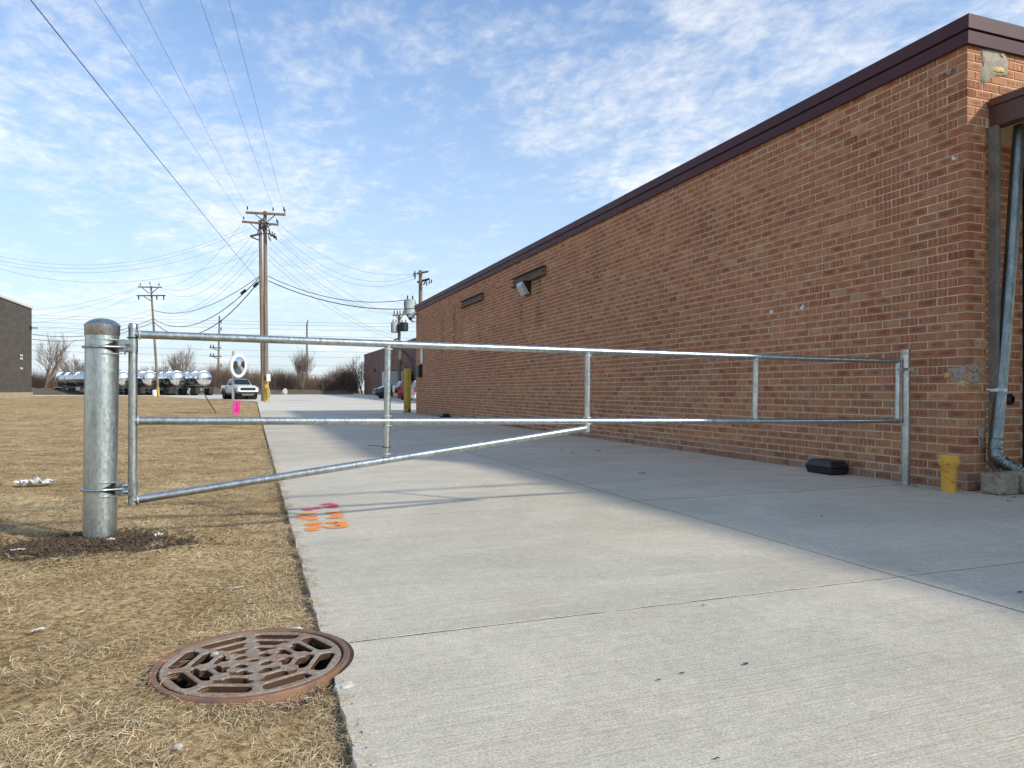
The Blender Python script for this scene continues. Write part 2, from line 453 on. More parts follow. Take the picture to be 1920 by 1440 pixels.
def concrete(name, base=(0.69, 0.63, 0.515), warm=(0.71, 0.635, 0.495), lines=True):
    m = NT(name)
    g = m.geo()
    big = m.noise(g, 0.55, 5.0, 0.6, 0.4); mid = m.noise(g, 3.2, 5.0, 0.62); fin = m.noise(g, 120.0, 3.0, 0.7); pit = m.noise(g, 95.0, 3.0, 0.6)
    br = m.noise(m.geo((1.3, 62, 1)), 1.0, 3.0, 0.65, 0.0)
    br2 = m.noise(m.geo((5.0, 190, 1)), 1.0, 2.0, 0.6, 0.0)
    c = m.mix(m.ramp(big, 0.35, 0.68), base, warm)
    c = m.mix(m.ramp(mid, 0.3, 0.75), m.mix(1.0, c, (0.90, 0.90, 0.91), 'MULTIPLY'), c)
    c = m.mix(m.ramp(fin, 0.30, 0.70), m.mix(1.0, c, (0.70, 0.70, 0.70), 'MULTIPLY'), m.mix(1.0, c, (1.10, 1.10, 1.10), 'MULTIPLY'))
    c = m.mix(m.ramp(m.noise(g, 22.0, 5.0, 0.7), 0.34, 0.66), m.mix(1.0, c, (0.86, 0.86, 0.85), 'MULTIPLY'), c)
    c = m.mix(m.ramp(m.noise(m.geo((0.5, 1.0, 1)), 0.9, 5.0, 0.65, 1.0), 0.40, 0.62), m.mix(1.0, c, (0.87, 0.875, 0.87), 'MULTIPLY'), c)
    if lines:
        c = m.mix(m.math('MULTIPLY', m.ramp(br, 0.50, 0.36), 0.35), c, m.mix(1.0, c, (0.76, 0.76, 0.76), 'MULTIPLY'))
        scuff = m.math('MULTIPLY', m.ramp(m.noise(m.geo((16, 60, 1)), 1.0, 4.0, 0.74), 0.655, 0.70), m.ramp(m.noise(g, 1.9, 2.0), 0.38, 0.60))
        c = m.mix(m.math('MULTIPLY', scuff, 0.7), c, (0.17, 0.165, 0.16))
        stain = m.math('MULTIPLY', m.ramp(m.noise(g, 1.15, 3.0, 0.55, 0.6), 0.62, 0.74), 0.28)
        c = m.mix(stain, c, (0.42, 0.35, 0.23))
    oi = m.n('ShaderNodeObjectInfo'); k_ = m.math('ADD', m.math('MULTIPLY', oi.outputs['Random'], 0.10), 0.95)
    kk = m.n('ShaderNodeCombineXYZ')
    for i in range(3): m.l(k_, kk.inputs[i])
    c = m.mix(1.0, c, kk.outputs[0], 'MULTIPLY')
    m.set(Base_Color=c, Roughness=0.88, Specular_IOR_Level=0.3)
    if lines:
        h = m.math('ADD', m.math('ADD', m.math('MULTIPLY', br, 1.0), m.math('MULTIPLY', br2, 0.6)), m.math('MULTIPLY', m.math('ADD', fin, pit), 0.25))
        m.bump(h, 0.5, 0.006)
    else: m.bump(pit, 0.3, 0.01)
    return m.m
M['concrete'] = concrete('broomed_concrete')

def lot_material():
    m = NT('lot_concrete')
    g = m.geo()
    big = m.noise(g, 0.10, 5.0, 0.6); st = m.noise(m.geo((0.08, 0.9, 1)), 1.0, 4.0, 0.6)
    c = m.mix(m.ramp(big, 0.35, 0.65), (0.60, 0.56, 0.47), (0.65, 0.61, 0.51))
    c = m.mix(m.math('MULTIPLY', m.ramp(st, 0.5, 0.7), 0.4), c, (0.36, 0.345, 0.31))
    br = m.n('ShaderNodeTexBrick', offset=0.0, Scale=1.0); m.l(m.geo(), br.inputs['Vector'])
    br.inputs['Brick Width'].default_value = 4.6; br.inputs['Row Height'].default_value = 4.6; br.inputs['Mortar Size'].default_value = 0.012
    c = m.mix(m.math('MULTIPLY', br.outputs['Fac'], 0.5), c, (0.2, 0.19, 0.175))
    m.set(Base_Color=c, Roughness=0.9, Specular_IOR_Level=0.3); return m.m
M['lot'] = lot_material()

def turf(name, far=False):
    m = NT(name)
    g = m.geo()
    big = m.noise(g, 0.16, 5.0, 0.62, 0.5); mid = m.noise(g, 1.6, 5.0, 0.65, 0.4)
    fin = m.noise(m.geo((1, 1, 1)), 38.0, 5.0, 0.75, 0.6)
    c = m.mix(m.ramp(big, 0.34, 0.66), (0.53, 0.385, 0.195), (0.64, 0.48, 0.26))
    c = m.mix(m.ramp(mid, 0.36, 0.64), m.mix(1.0, c, (0.70, 0.66, 0.62), 'MULTIPLY'), c)
    c = m.mix(m.ramp(fin, 0.36, 0.62), m.mix(1.0, c, (0.40, 0.35, 0.31), 'MULTIPLY'), m.mix(1.0, c, (1.2, 1.2, 1.2), 'MULTIPLY'))
    m.set(Base_Color=c, Roughness=0.97, Specular_IOR_Level=0.1); m.bump(fin, 0.8, 0.03); return m.m
M['turf'] = turf('dead_turf')
def blade_material():
    m = NT('dead_grass_blade')
    a = m.n('ShaderNodeAttribute', attribute_name='gcol')
    oi = m.n('ShaderNodeObjectInfo')
    g = m.geo(); patch = m.noise(g, 0.9, 4.0, 0.6, 0.4)
    c = m.mix(m.ramp(patch, 0.36, 0.64), m.mix(1.0, a.outputs['Color'], (0.74, 0.68, 0.64), 'MULTIPLY'), a.outputs['Color'])
    rr = m.math('ADD', m.math('MULTIPLY', oi.outputs['Random'], 0.5), 0.75)
    t = m.n('ShaderNodeCombineXYZ')
    for i in range(3): m.l(rr, t.inputs[i])
    c = m.mix(1.0, c, t.outputs[0], 'MULTIPLY')
    m.set(Base_Color=c, Roughness=0.8, Specular_IOR_Level=0.2); return m.m
M['blade'] = blade_material()

# ================================================================== SETTING
EDGE = 0.24                    # left edge of the driveway
WX, WY0, WY1 = 6.15, 4.69, 28.2  # brick wall plane and its ends
DRAIN = Vector((0.0, 2.562)); DR = 0.320

# wide ground to the horizon
g = MB().quad((-2500,-800,-0.42),(2500,-800,-0.42),(2500,4000,-0.42),(-2500,4000,-0.42)).build('ground', M['turf'])
tag(g, kind='structure')

def grass_z(x, y):
    d = EDGE - x
    z = -0.038 + 0.036*min(1.0, max(0.0, d/0.9))
    z += lotz(y)*0.9 + 0.006*max(0, min(1, (d-0.5)))*0
    k = min(1.0, max(0.0, d/1.5))
    z += k*0.035*(mnoise.noise(Vector((x*0.45, y*0.45, 3.1)))) + k*0.012*mnoise.noise(Vector((x*2.1, y*2.1, 9.0)))
    r = math.hypot(x-DRAIN.x, y-DRAIN.y)
    if r < 0.75: z += 0.034*max(0.0, 1-r/0.75)
    rp = math.hypot((x+0.857)/1.0, (y-4.78)/0.8)
    if rp < 0.85: z += 0.05*(1-rp/0.85)**1.5
    return z
GB = [(0.26, 57.0), (-0.2, 61.0), (-2.0, 67.0), (-4.4, 73.5), (-12.0, 104.0), (-30.0, 108.5), (-75.0, 110.0)]
def far_edge(x):
    for (x0, y0), (x1, y1) in zip(GB, GB[1:]):
        if x1 <= x <= x0: return y0 + (y1-y0)*(x-x0)/(x1-x0)
    return GB[0][1] if x > GB[0][0] else GB[-1][1]
def grass_mesh():
    xs = [EDGE-0.002]
    step = 0.07
    while xs[-1] > -74: xs.append(xs[-1]-step); step *= 1.07
    vs_, fs_ = [], []
    ts = [0.0]
    while ts[-1] < 1.0:
        y = -4 + ts[-1]*62
        ts.append(ts[-1] + max(0.10, 0.035*abs(y))/62)
    ts[-1] = 1.0
    n = len(ts)
    for x in xs:
        ye = far_edge(x)
        for t in ts:
            y = -4 + t*62
            if t > 0.55: y = -4 + 0.55*62 + (t-0.55)/0.45*(ye - (-4+0.55*62))
            hole = math.hypot(x-DRAIN.x, y-DRAIN.y) < DR-0.03
            vs_.append((x, y, -0.5 if hole else grass_z(x, y)))
    for i in range(len(xs)-1):
        for j in range(n-1):
            a = i*n+j; fs_.append((a, a+1, a+n+1, a+n))
    b = MB(); b.v = vs_; b.f = fs_
    return b
lawn = grass_mesh().build('grass_ground', M['turf'], smooth=180); tag(lawn, kind='structure')

# parking lot behind the building
lot = MB()
poly = [(EDGE, 33.85), (WX-0.0, 33.85), (WX, 28.3), (70, 28.3), (70, 122), (-75, 122)] + [(x, y) for x, y in reversed(GB)]
ys = [28.3, 33.85, 45, 57, 61, 67, 73.5, 104, 122]
me_l = bmesh.new()
vsl = [me_l.verts.new((x, y, 0)) for x, y in poly]
me_l.faces.new(vsl)
for yy in (45, 60, 80, 100):
    bmesh.ops.bisect_plane(me_l, geom=me_l.verts[:]+me_l.edges[:]+me_l.faces[:], plane_co=(0, yy, 0), plane_no=(0, 1, 0))
bmesh.ops.triangulate(me_l, faces=me_l.faces[:])
for v_ in me_l.verts: v_.co.z = lotz(v_.co.y) + 0.004
bmesh.ops.recalc_face_normals(me_l, faces=me_l.faces)
lm = bpy.data.meshes.new('parking_lot'); me_l.to_mesh(lm); me_l.free()
for p in lm.polygons:
    if p.normal.z < 0: p.flip()
lm.materials.append(M['lot'])
lo = bpy.data.objects.new('parking_lot', lm); C.objects.link(lo); tag(lo, kind='structure')

# driveway of cast slabs: two strips, a joint every 2.6 m
drive = empty('driveway', kind='structure')
JY = [-2.60, 0.02, 2.64] + [5.20 + 2.605*k for k in range(12)]
rj = random.Random(3)
def wob(t, a=0.004, s=0): return a*(mnoise.noise(Vector((t*9.0, s, 0.0))) + 0.6*mnoise.noise(Vector((t*31.0, s+5, 0.0))))
for r in range(len(JY)-1):
    y0, y1 = JY[r]+(0.0055 if r < 3 else 0.009), JY[r+1]-(0.0055 if r < 2 else 0.009)
    near = y0 < 9
    for side in (0, 1):
        pts = []
        if side == 0:
            x0, x1 = EDGE, 3.0-0.006
            n = 70 if near else 14
            left = []
            for k in range(n+1):
                y = y0+(y1-y0)*k/n
                x = x0 + (0.010*mnoise.noise(Vector((y*3.1, 2, 0))) + 0.006*mnoise.noise(Vector((y*13.0, 7, 0))) if near else 0)
                dy = y-DRAIN.y; rr = DR+0.012
                if abs(dy) < rr: x = max(x, DRAIN.x+math.sqrt(rr*rr-dy*dy))
                left.append((x, y))
            m_ = 40 if near else 4
            top = [(left[-1][0]+(x1-left[-1][0])*k/m_, y1+wob(k*0.1, 0.0042, r*2.0)) for k in range(1, m_)]
            bot = [(x1+(left[0][0]-x1)*k/m_, y0+wob((m_-k)*0.1, 0.0042, r*2.0-2.0+0.6)) for k in range(1, m_)]
            right = [(x1+wob(y0+(y1-y0)*k/30, 0.0022, 3), y0+(y1-y0)*k/30) for k in range(31)][::-1] if near else [(x1, y1), (x1, y0)]
            pts = left + top + right + bot
        else:
            x0, x1 = 3.0+0.006, (WX-0.012 if y0 > 4.4 else 16.0)
            leftp = [(x0+wob(y0+(y1-y0)*k/30, 0.0022, 3), y0+(y1-y0)*k/30) for k in range(31)] if near else [(x0, y0), (x0, y1)]
            if y0 < 4.4 < y1-0.1 and False: pass
            pts = leftp + [(x1, y1), (x1, y0)]
            if JY[r] < 3 and JY[r+1] > 5:   # the slab that meets the corner of the building
                pts = leftp + [(WX-0.012, y1), (WX-0.012, 4.66), (16.0, 4.66), (16.0, y0)]
        # chamfered slab from the outline
        bm = bmesh.new()
        vv = [bm.verts.new((x, y, 0.0)) for x, y in pts]
        f = bm.faces.new(vv)
        if f.normal.z < 0: f.normal_flip()
        f.normal_update()
        if f.normal.z < 0: bmesh.ops.reverse_faces(bm, faces=[f])
        ret = bmesh.ops.extrude_face_region(bm, geom=[f])
        dn = [v for v in ret['geom'] if isinstance(v, bmesh.types.BMVert)]
        bmesh.ops.translate(bm, verts=dn, vec=(0, 0, -0.16))
        tops = [e for e in bm.edges if all(abs(v.co.z) < 1e-6 for v in e.verts)]
        if near: bmesh.ops.bevel(bm, geom=tops, offset=0.0012, segments=1, affect='EDGES')
        bmesh.ops.recalc_face_normals(bm, faces=bm.faces)
        me = bpy.data.meshes.new('slab'); bm.to_mesh(me); bm.free()
        me.materials.append(M['concrete'])
        o = bpy.data.objects.new('slab', me); C.objects.link(o); o.parent = drive
        o.location.z = rj.uniform(-0.0005, 0.0005)
bed = MB().box(EDGE+0.03, WX-0.02, -2.6, 33.8, -0.3, -0.0022).build('joint_bed', M['joint'], drive)

# sprayed utility marks, flat paint on the slab
def spray(name, col, strokes, w):
    m = NT(name+'_paint')
    v = m.geo()
    a = m.ramp(m.math('ADD', m.math('MULTIPLY', m.noise(v, 60.0, 5.0, 0.75), 0.6), m.math('MULTIPLY', m.noise(m.geo((9, 45, 1)), 1.0, 3.0, 0.6), 0.4)), 0.37, 0.54)
    at_ = m.n('ShaderNodeAttribute', attribute_name='edge')
    al = m.math('MULTIPLY', m.math('ADD', m.math('MULTIPLY', a, 0.75), 0.20), m.ramp(at_.outputs['Fac'], 0.0, 1.0))
    m.set(Base_Color=m.mix(a, tuple(min(1, c*1.1+0.05) for c in col), col), Roughness=0.85, Alpha=al)
    b = MB(); eg = []
    for si, st in enumerate(strokes):
        P = [Vector((x, y, 0.0042+0.0002*si)) for x, y in st]
        Q = []
        for k in range(len(P)-1):
            for q in range(4): Q.append(P[k].lerp(P[k+1], q/4))
        Q.append(P[-1])
        i0 = len(b.v)
        for k, p in enumerate(Q):
            d = (Q[min(k+1, len(Q)-1)]-Q[max(0, k-1)]).normalized(); nrm = Vector((-d.y, d.x, 0))
            for j, e in ((-1.0, 0.0), (-0.3, 1.0), (0.3, 1.0), (1.0, 0.0)):
                b.v.append(tuple(p+nrm*w*j)); eg.append(e if 0 < k < len(Q)-1 else e*0.3)
        for k in range(len(Q)-1):
            for j in range(3):
                i = i0+k*4+j; b.f.append((i, i+1, i+5, i+4))
    me = bpy.data.meshes.new(name); me.from_pydata(b.v, [], b.f)
    at2 = me.attributes.new('edge', 'FLOAT', 'POINT'); at2.data.foreach_set('value', eg)
    me.materials.append(m.m)
    o = bpy.data.objects.new(name, me); C.objects.link(o); o.parent = drive; return o
def GP(px, py):
    p = at(px, py, CAM_H*F_PX/(py-732)); return (p.x, p.y)
spray('orange_marking', (0.95, 0.30, 0.05), [
    [GP(*p) for p in s] for s in (
    [(560, 965), (595, 962)], [(563, 974), (572, 965)], [(566, 974), (599, 974)], [(580, 969), (598, 968)],
    [(609, 963), (632, 961), (633, 970), (624, 972)], [(611, 972), (634, 971)],
    [(574, 987), (604, 980)], [(574, 994), (606, 986)], [(575, 982), (602, 983)], [(572, 995), (601, 994)],
    [(611, 982), (637, 979), (642, 989), (622, 990), (618, 987)])], 0.060)
spray('pink_marking', (0.72, 0.03, 0.13), [
    [GP(*p) for p in s] for s in (
    [(563, 956), (578, 955), (590, 955)], [(588, 955), (602, 952)], [(570, 957), (588, 956)],
    [(600, 948), (624, 944)], [(612, 945), (626, 947), (626, 953)], [(608, 950), (628, 953)])], 0.050)

# ================================================================== BRICK BUILDING
bld = empty('brick_building', 'long single-storey brown brick building with maroon metal coping along the driveway', 'building', (WX, WY0, 0))
B0 = Vector((WX, WY0, 0))
CH = 0.0822; NC = 50; BL, BH = 0.197, 0.0712; MJ = 0.011; TOP = NC*CH
core = MB()
core.box(WX+0.0055, 30, 5.0055, WY1-0.009, 0, TOP)
core.box(WX+0.0055, 6.388, WY0+0.0055, 5.0040, 0, TOP)
core.box(6.389, 30, WY0+0.0065, 5.0040, 3.36, TOP-0.002)
core.build('wall_core', M['mortar'], bld, world=True)
MB().box(WX+0.25, 29.8, WY0+0.3, WY1-0.3, TOP+0.001, TOP+0.12).build('roof_deck', M['steel_dark'], bld, world=True)

PAL = [((0.420,0.192,0.098), 6), ((0.405,0.176,0.088), 5), ((0.432,0.205,0.106), 6), ((0.440,0.222,0.118), 2.5), ((0.375,0.150,0.078), 2.0),
       ((0.45,0.262,0.142), 0.4), ((0.335,0.142,0.080), 0.6), ((0.415,0.196,0.108), 3)]
STAINS = []   # (along, z from, z to, half width, strength): rust and water runs below fixings
pw = [p[1] for p in PAL]
rb = random.Random(11)
for sy, s0, s1, hw, st in ((23.9, 2.2, 3.5, 0.12, 0.35), (22.3, 2.4, 3.7, 0.10, 0.4), (16.2, 2.6, 3.6, 0.10, 0.25), (15.0, 2.3, 3.5, 0.12, 0.30), (12.1, 2.9, 3.9, 0.12, 0.2), (8.55, 2.8, 3.5, 0.16, 0.15), (8.9, 3.1, 3.7, 0.2, 0.10), (19.5, 2.0, 2.9, 0.1, 0.25), (4.78, 1.05, 1.5, 0.13, 0.45), (4.74, 2.2, 3.2, 0.1, 0.15)): STAINS.append((sy, s0, s1, hw, st))
def brick_look(u, z, rnd, z_tan=True):
    col = rnd.choices(PAL, pw)[0][0]
    low = z < 1.0
    if low and rnd.random() < 0.38: col = rnd.choice([(0.440,0.232,0.116), (0.425,0.198,0.096), (0.45,0.25,0.128)])
    if z < 0.09: col = rnd.choice([(0.34,0.17,0.10), (0.38,0.21,0.135), (0.29,0.15,0.09), (0.40,0.235,0.155)])
    k = rnd.uniform(0.93, 1.07)
    ban = 1.0 + 0.16*mnoise.noise(Vector((u*0.35, z*1.3, 5.0)))
    for sy, s0, s1, hw, st in STAINS:
        if abs(u-sy) < hw*(1.6) and s0 < z < s1: ban *= 1-min(0.6, st*1.35)*rnd.uniform(0.5, 1.0)*(1 if abs(u-sy) < hw else 0.5)
    col = tuple(min(0.7, c*k*ban) for c in col)
    r = rnd.random()
    if low: pat = 0.0 if r < 0.22 else 0.25 if r < 0.42 else 0.45 if r < 0.60 else 0.65 if r < 0.92 else 0.85
    else:   pat = 0.0 if r < 0.36 else 0.25 if r < 0.66 else 0.45 if r < 0.84 else 0.65 if r < 0.90 else 0.85
    return col, pat
def brick_verts(o, U, V, Nn, L, H, D, rnd):
    """chamfered brick: 12 verts, 9 faces; o is its lower corner on the face plane"""
    j = lambda a: rnd.uniform(-a, a)
    pr = rnd.uniform(-0.0025, 0.002); tilt = j(0.0015)
    c = 0.0035
    vs_ = []; uv = []
    for k, (a, b) in enumerate(((0,0),(1,0),(1,1),(0,1))):
        ia = a*L + (c if a == 0 else -c) + j(0.0015); ib = b*H + (c if b == 0 else -c) + j(0.0012)
        vs_.append(o + U*ia + V*ib + Nn*(pr+(tilt if a else -tilt))); uv.append((ia/0.198, ib/H))
    for a, b in ((0,0),(1,0),(1,1),(0,1)):
        vs_.append(o + U*(a*L+j(0.001)) + V*(b*H) + Nn*(pr-c)); uv.append((a*L/0.198, b))
    for a, b in ((0,0),(1,0),(1,1),(0,1)):
        vs_.append(o + U*(a*L) + V*(b*H) - Nn*D); uv.append((a*L/0.198, b))
    fs_ = [(0,1,2,3)] + [(4+k, 4+(k+1)%4, (k+1)%4, k) for k in range(4)] + [(8+k, 8+(k+1)%4, 4+(k+1)%4, 4+k) for k in range(4)]
    return vs_, uv, fs_
def brick_mesh(name, vs_, uvs, cols, fs_):
    me = bpy.data.meshes.new(name)
    me.from_pydata([tuple(v) for v in vs_], [], fs_)
    a = me.attributes.new('bcol', 'FLOAT_COLOR', 'POINT'); a.data.foreach_set('color', [x for c in cols for x in c])
    b = me.attributes.new('buv', 'FLOAT_VECTOR', 'POINT'); b.data.foreach_set('vector', [x for c in uvs for x in (c[0], c[1], 0.0)])
    me.materials.append(M['brick'])
    return me
XU, YU, ZU = Vector((1,0,0)), Vector((0,1,0)), Vector((0,0,1))
layout = []      # (origin, U, N, L, D)
HOLES = []       # gaps in the wall none
for r in range(NC):
    z = r*CH + 0.005
    odd = r % 2
    # side wall
    y = WY0 if not odd else WY0+0.095+MJ
    first = True
    while y < WY1-0.03:
        L = min(BL + (rb.uniform(-0.004, 0.004)), WY1-y)
        layout.append((Vector((WX, y, z)), YU, -XU, L, 0.094 if (first and not odd) else 0.03))
        y += L+MJ; first = False
    # front: pilaster, and the whole width above the canopy
    x = WX+0.095+MJ if not odd else WX
    xe = 6.395 if z < 3.40 else 8.6
    first = True
    while x < xe-0.02:
        L = min(BL, xe-x)
        if L < 0.05 and z < 3.4: L = xe-x
        layout.append((Vector((x, WY0, z)), XU, -YU, L, 0.094 if (first and odd) else 0.03))
        x += L+MJ; first = False
    if z < 3.34:
        x = 6.39 + (0.10 if odd else 0.0)
        while x < 7.31:
            L = min(BL, 7.335-x)
            layout.append((Vector((x, 5.0, z)), XU, -YU, L, 0.03)); x += L+MJ
def size_px(b):
    o, U, Nn, L, D = b
    c = o + U*L/2 + ZU*BH/2
    zc_ = c.y*math.cos(YAW)+c.x*math.sin(YAW); xc_ = c.x*math.cos(YAW)-c.y*math.sin(YAW)
    px = 960+xc_/zc_*F_PX; py = 732-(c.z-CAM_H)/zc_*F_PX
    if not (0 < px < 1916 and 0 < py < 1440): return 0
    vdir = (Vector((0,0,CAM_H))-c).normalized()
    return L*BH*max(0.0, vdir.dot(Nn))/(zc_*zc_)*(0.3 if Nn.y < -0.5 and o.y > 4.9 else 1)
order = sorted(range(len(layout)), key=lambda i: -size_px(layout[i]))
single = set(order[:300])
allv, alluv, allc, allf = [], [], [], []
# shared meshes: a set of looks for each of a few lengths, used again and again
variants = {}
def variant(L, D, key):
    Lq = round(L, 2); k = (Lq, D > 0.05, key)
    if k not in variants:
        rr = random.Random(hash(k) & 0xffff)
        vs_, uv, fs_ = brick_verts(Vector((0,0,0)), XU, ZU, -YU, L, BH, D, rr)
        col, pat = brick_look(rr.uniform(30, 40), 0.05 if key >= 48 else 0.5 if key >= 24 else 2.0, rr)
        variants[k] = brick_mesh('brick', vs_, uv, [(*col, pat)]*len(vs_), fs_)
    return variants[k]
for i, (o, U, Nn, L, D) in enumerate(layout):
    if i in single:
        key = rb.randrange(24) + (48 if o.z < 0.09 else 24 if o.z < 1.0 else 0)
        if abs(L-BL) < 0.006: L = BL
        ob = bpy.data.objects.new('brick', variant(L, D, key)); C.objects.link(ob)
        ob.parent = bld
        if Nn.x < -0.5:      # on the side wall: local x runs back towards the camera
            ob.location = o + U*L - B0; ob.rotation_euler = (0, 0, R(-90))
        else: ob.location = o - B0
    else:
        vs_, uv, fs_ = brick_verts(o, U, ZU, Nn, L, BH, D, rb)
        col, pat = brick_look(o.y if Nn.x < -0.5 else o.x, o.z, rb)
        i0 = len(allv)
        allv += [v-B0 for v in vs_]; alluv += uv; allc += [(*col, pat)]*12
        allf += [tuple(i0+q for q in f) for f in fs_]
me = brick_mesh('brickwork', allv, alluv, allc, allf)
bw = bpy.data.objects.new('brickwork', me); C.objects.link(bw); bw.parent = bld; bw['kind'] = 'stuff'
bm = bmesh.new(); bm.from_mesh(me); bmesh.ops.recalc_face_normals(bm, faces=bm.faces); bm.to_mesh(me); bm.free()
for vme in variants.values():
    bm = bmesh.new(); bm.from_mesh(vme); bmesh.ops.recalc_face_normals(bm, faces=bm.faces); bm.to_mesh(vme); bm.free()

# maroon coping in lengths of sheet metal
PROF = [(0.004, 4.088), (0.036, 4.088), (0.048, 4.196), (0.030, 4.201), (0.030, 4.211), (0.060, 4.214), (0.068, 4.336), (-0.30, 4.348), (-0.30, 4.13), (0.004, 4.13)]
def coping(a0, a1, side, k, end):
    """side: run along Y on the driveway face; else along X on the front"""
    b = MB(); n = len(PROF)
    for e, a in ((0, a0), (1, a1)):
        for o_, z in PROF:
            z2 = z + 0.0015*math.sin(k*2.1)
            if side:
                yy = a - o_ if (e == 0 and end) else a
                b.v.append((WX-o_, yy, z2))
            else:
                xx = a - o_ if (e == 0 and end) else a
                b.v.append((xx, WY0-o_, z2))
    for j in range(n):
        q = (j+1) % n; b.f.append((j, q, n+q, n+j))
    b.f.append(tuple(range(n))); b.f.append(tuple(range(2*n-1, n-1, -1)))
    return b.build('coping_panel', M['coping'], bld, world=True)
y = WY0; k = 0
for L in (3.25, 3.05, 3.05, 3.05, 3.05, 3.05, 3.05, 2.03):
    coping(y, min(y+L-0.004, WY1+0.06), True, k, k == 0); y += L; k += 1
for k, (a, b_) in enumerate(((WX, 8.6), (8.604, 11.6), (11.604, 14.6))): coping(a, b_, False, k+9, k == 0)
for k in range(1, 8):   # seam cover straps
    yy = WY0 + 3.25 + 3.05*(k-1)
    b = MB()
    for (o0, z0), (o1, z1) in ((PROF[1], PROF[2]), (PROF[5], PROF[6])):
        b.poly([(WX-o0-0.002, yy-0.04, z0), (WX-o0-0.002, yy+0.036, z0), (WX-o1-0.002, yy+0.036, z1), (WX-o1-0.002, yy-0.04, z1)])
    b.build('seam_strap', M['coping'], bld, world=True)
# cement smears
def smear(poly, plane, off, mat, name, seed, extra=0.0):
    """irregular thin patch: poly of (along, z) points"""
    rr = random.Random(seed); pts = []
    n = len(poly)
    for i in range(n):
        a = Vector(poly[i]); b = Vector(poly[(i+1) % n])
        for q in range(5):
            p = a.lerp(b, q/5); pts.append((p.x+rr.uniform(-0.006, 0.006), p.y+rr.uniform(-0.006, 0.006)))
    b = MB()
    cx = sum(p[0] for p in pts)/len(pts); cz = sum(p[1] for p in pts)/len(pts)
    rings = [(1.0, -0.004), (0.93, off*0.6), (0.7, off), (0.35, off*1.15)]
    m = len(pts)
    for s_, d in rings:
        for x, z in pts:
            xx = cx+(x-cx)*s_; zz = cz+(z-cz)*s_; dd = d + (rr.uniform(-0.002, 0.002) if d > 0 else 0)
            b.v.append((xx, WY0-dd, zz) if plane == 'F' else (WX-dd, xx, zz))
    for r_ in range(3):
        for j in range(m):
            q = (j+1) % m; b.f.append((r_*m+j, r_*m+q, (r_+1)*m+q, (r_+1)*m+j))
    b.f.append(tuple(3*m+j for j in range(m)))
    return b.build(name, mat, bld, world=True, smooth=40)
def FX(px, py):   # on the front plane
    t = (px-960)/F_PX; k = math.tan(YAW+math.atan(t)); x = WY0*k
    Z = WY0*math.cos(YAW)+x*math.sin(YAW); return (x, CAM_H+(732-py)/F_PX*Z)
def SX(px, py):   # on the driveway plane
    t = (px-960)/F_PX; k = math.tan(YAW+math.atan(t)); y = WX/k
    Z = y*math.cos(YAW)+WX*math.sin(YAW); return (y, CAM_H+(732-py)/F_PX*Z)
smear([FX(1838, 92), FX(1862, 86), FX(1885, 95), FX(1892, 118), FX(1889, 143), FX(1866, 143), FX(1852, 150), FX(1846, 158), FX(1834, 148), FX(1842, 122)], 'F', 0.011, M['grey_mortar'], 'cement_patch', 1)
smear([FX(1857, 128), FX(1868, 126), FX(1882, 129), FX(1881, 138), FX(1868, 139), FX(1859, 135)], 'F', 0.020, M['foam'], 'foam_patch', 2)
smear([FX(1872, 102), FX(1879, 101), FX(1878, 109), FX(1873, 108)], 'F', 0.020, M['foam'], 'foam_patch', 3)
smear([FX(1816, 682), FX(1830, 680), FX(1846, 684), FX(1847, 700), FX(1836, 704), FX(1838, 718), FX(1826, 722), FX(1817, 718)], 'F', 0.004, M['smear'], 'cement_patch', 4)
smear([SX(1776, 691), SX(1790, 688), SX(1811, 684), SX(1811, 722), SX(1800, 722), SX(1797, 711), SX(1780, 708)], 'S', 0.004, M['smear'], 'cement_patch', 5)
smear([SX(1771, 700), SX(1780, 698), SX(1780, 708), SX(1772, 709)], 'S', 0.012, M['foam'], 'foam_patch', 6)
smear([SX(1797, 715), SX(1810, 714), SX(1810, 724), SX(1798, 725)], 'S', 0.012, M['foam'], 'foam_patch', 7)
smear([FX(1836, 800), FX(1846, 796), FX(1848, 840), FX(1836, 850), FX(1834, 820)], 'F', 0.006, M['smear'], 'cement_patch', 8)
smear([SX(1731, 150), SX(1746, 140), SX(1747, 146), SX(1733, 157)], 'S', 0.006, M['smear'], 'cement_patch', 9)
smear([SX(1772, 134), SX(1794, 122), SX(1794, 128), SX(1775, 142)], 'S', 0.006, M['smear'], 'cement_patch', 10)
for k, (px, py, w) in enumerate(((1447, 585, 3), (1503, 578, 3), (1789, 297, 4), (1506, 574, 2))):
    smear([SX(px-w, py+3), SX(px-w+1, py-3), SX(px+1, py-4), SX(px+w, py), SX(px+w-1, py+4)], 'S', 0.010, M['white'], 'plaster_chip', 20+k)
# door in the recess, mostly out of frame
MB().box(7.34, 8.4, 4.955, 5.002, 0.14, 3.3).build('door', M['steel_dark'], bld, world=True)

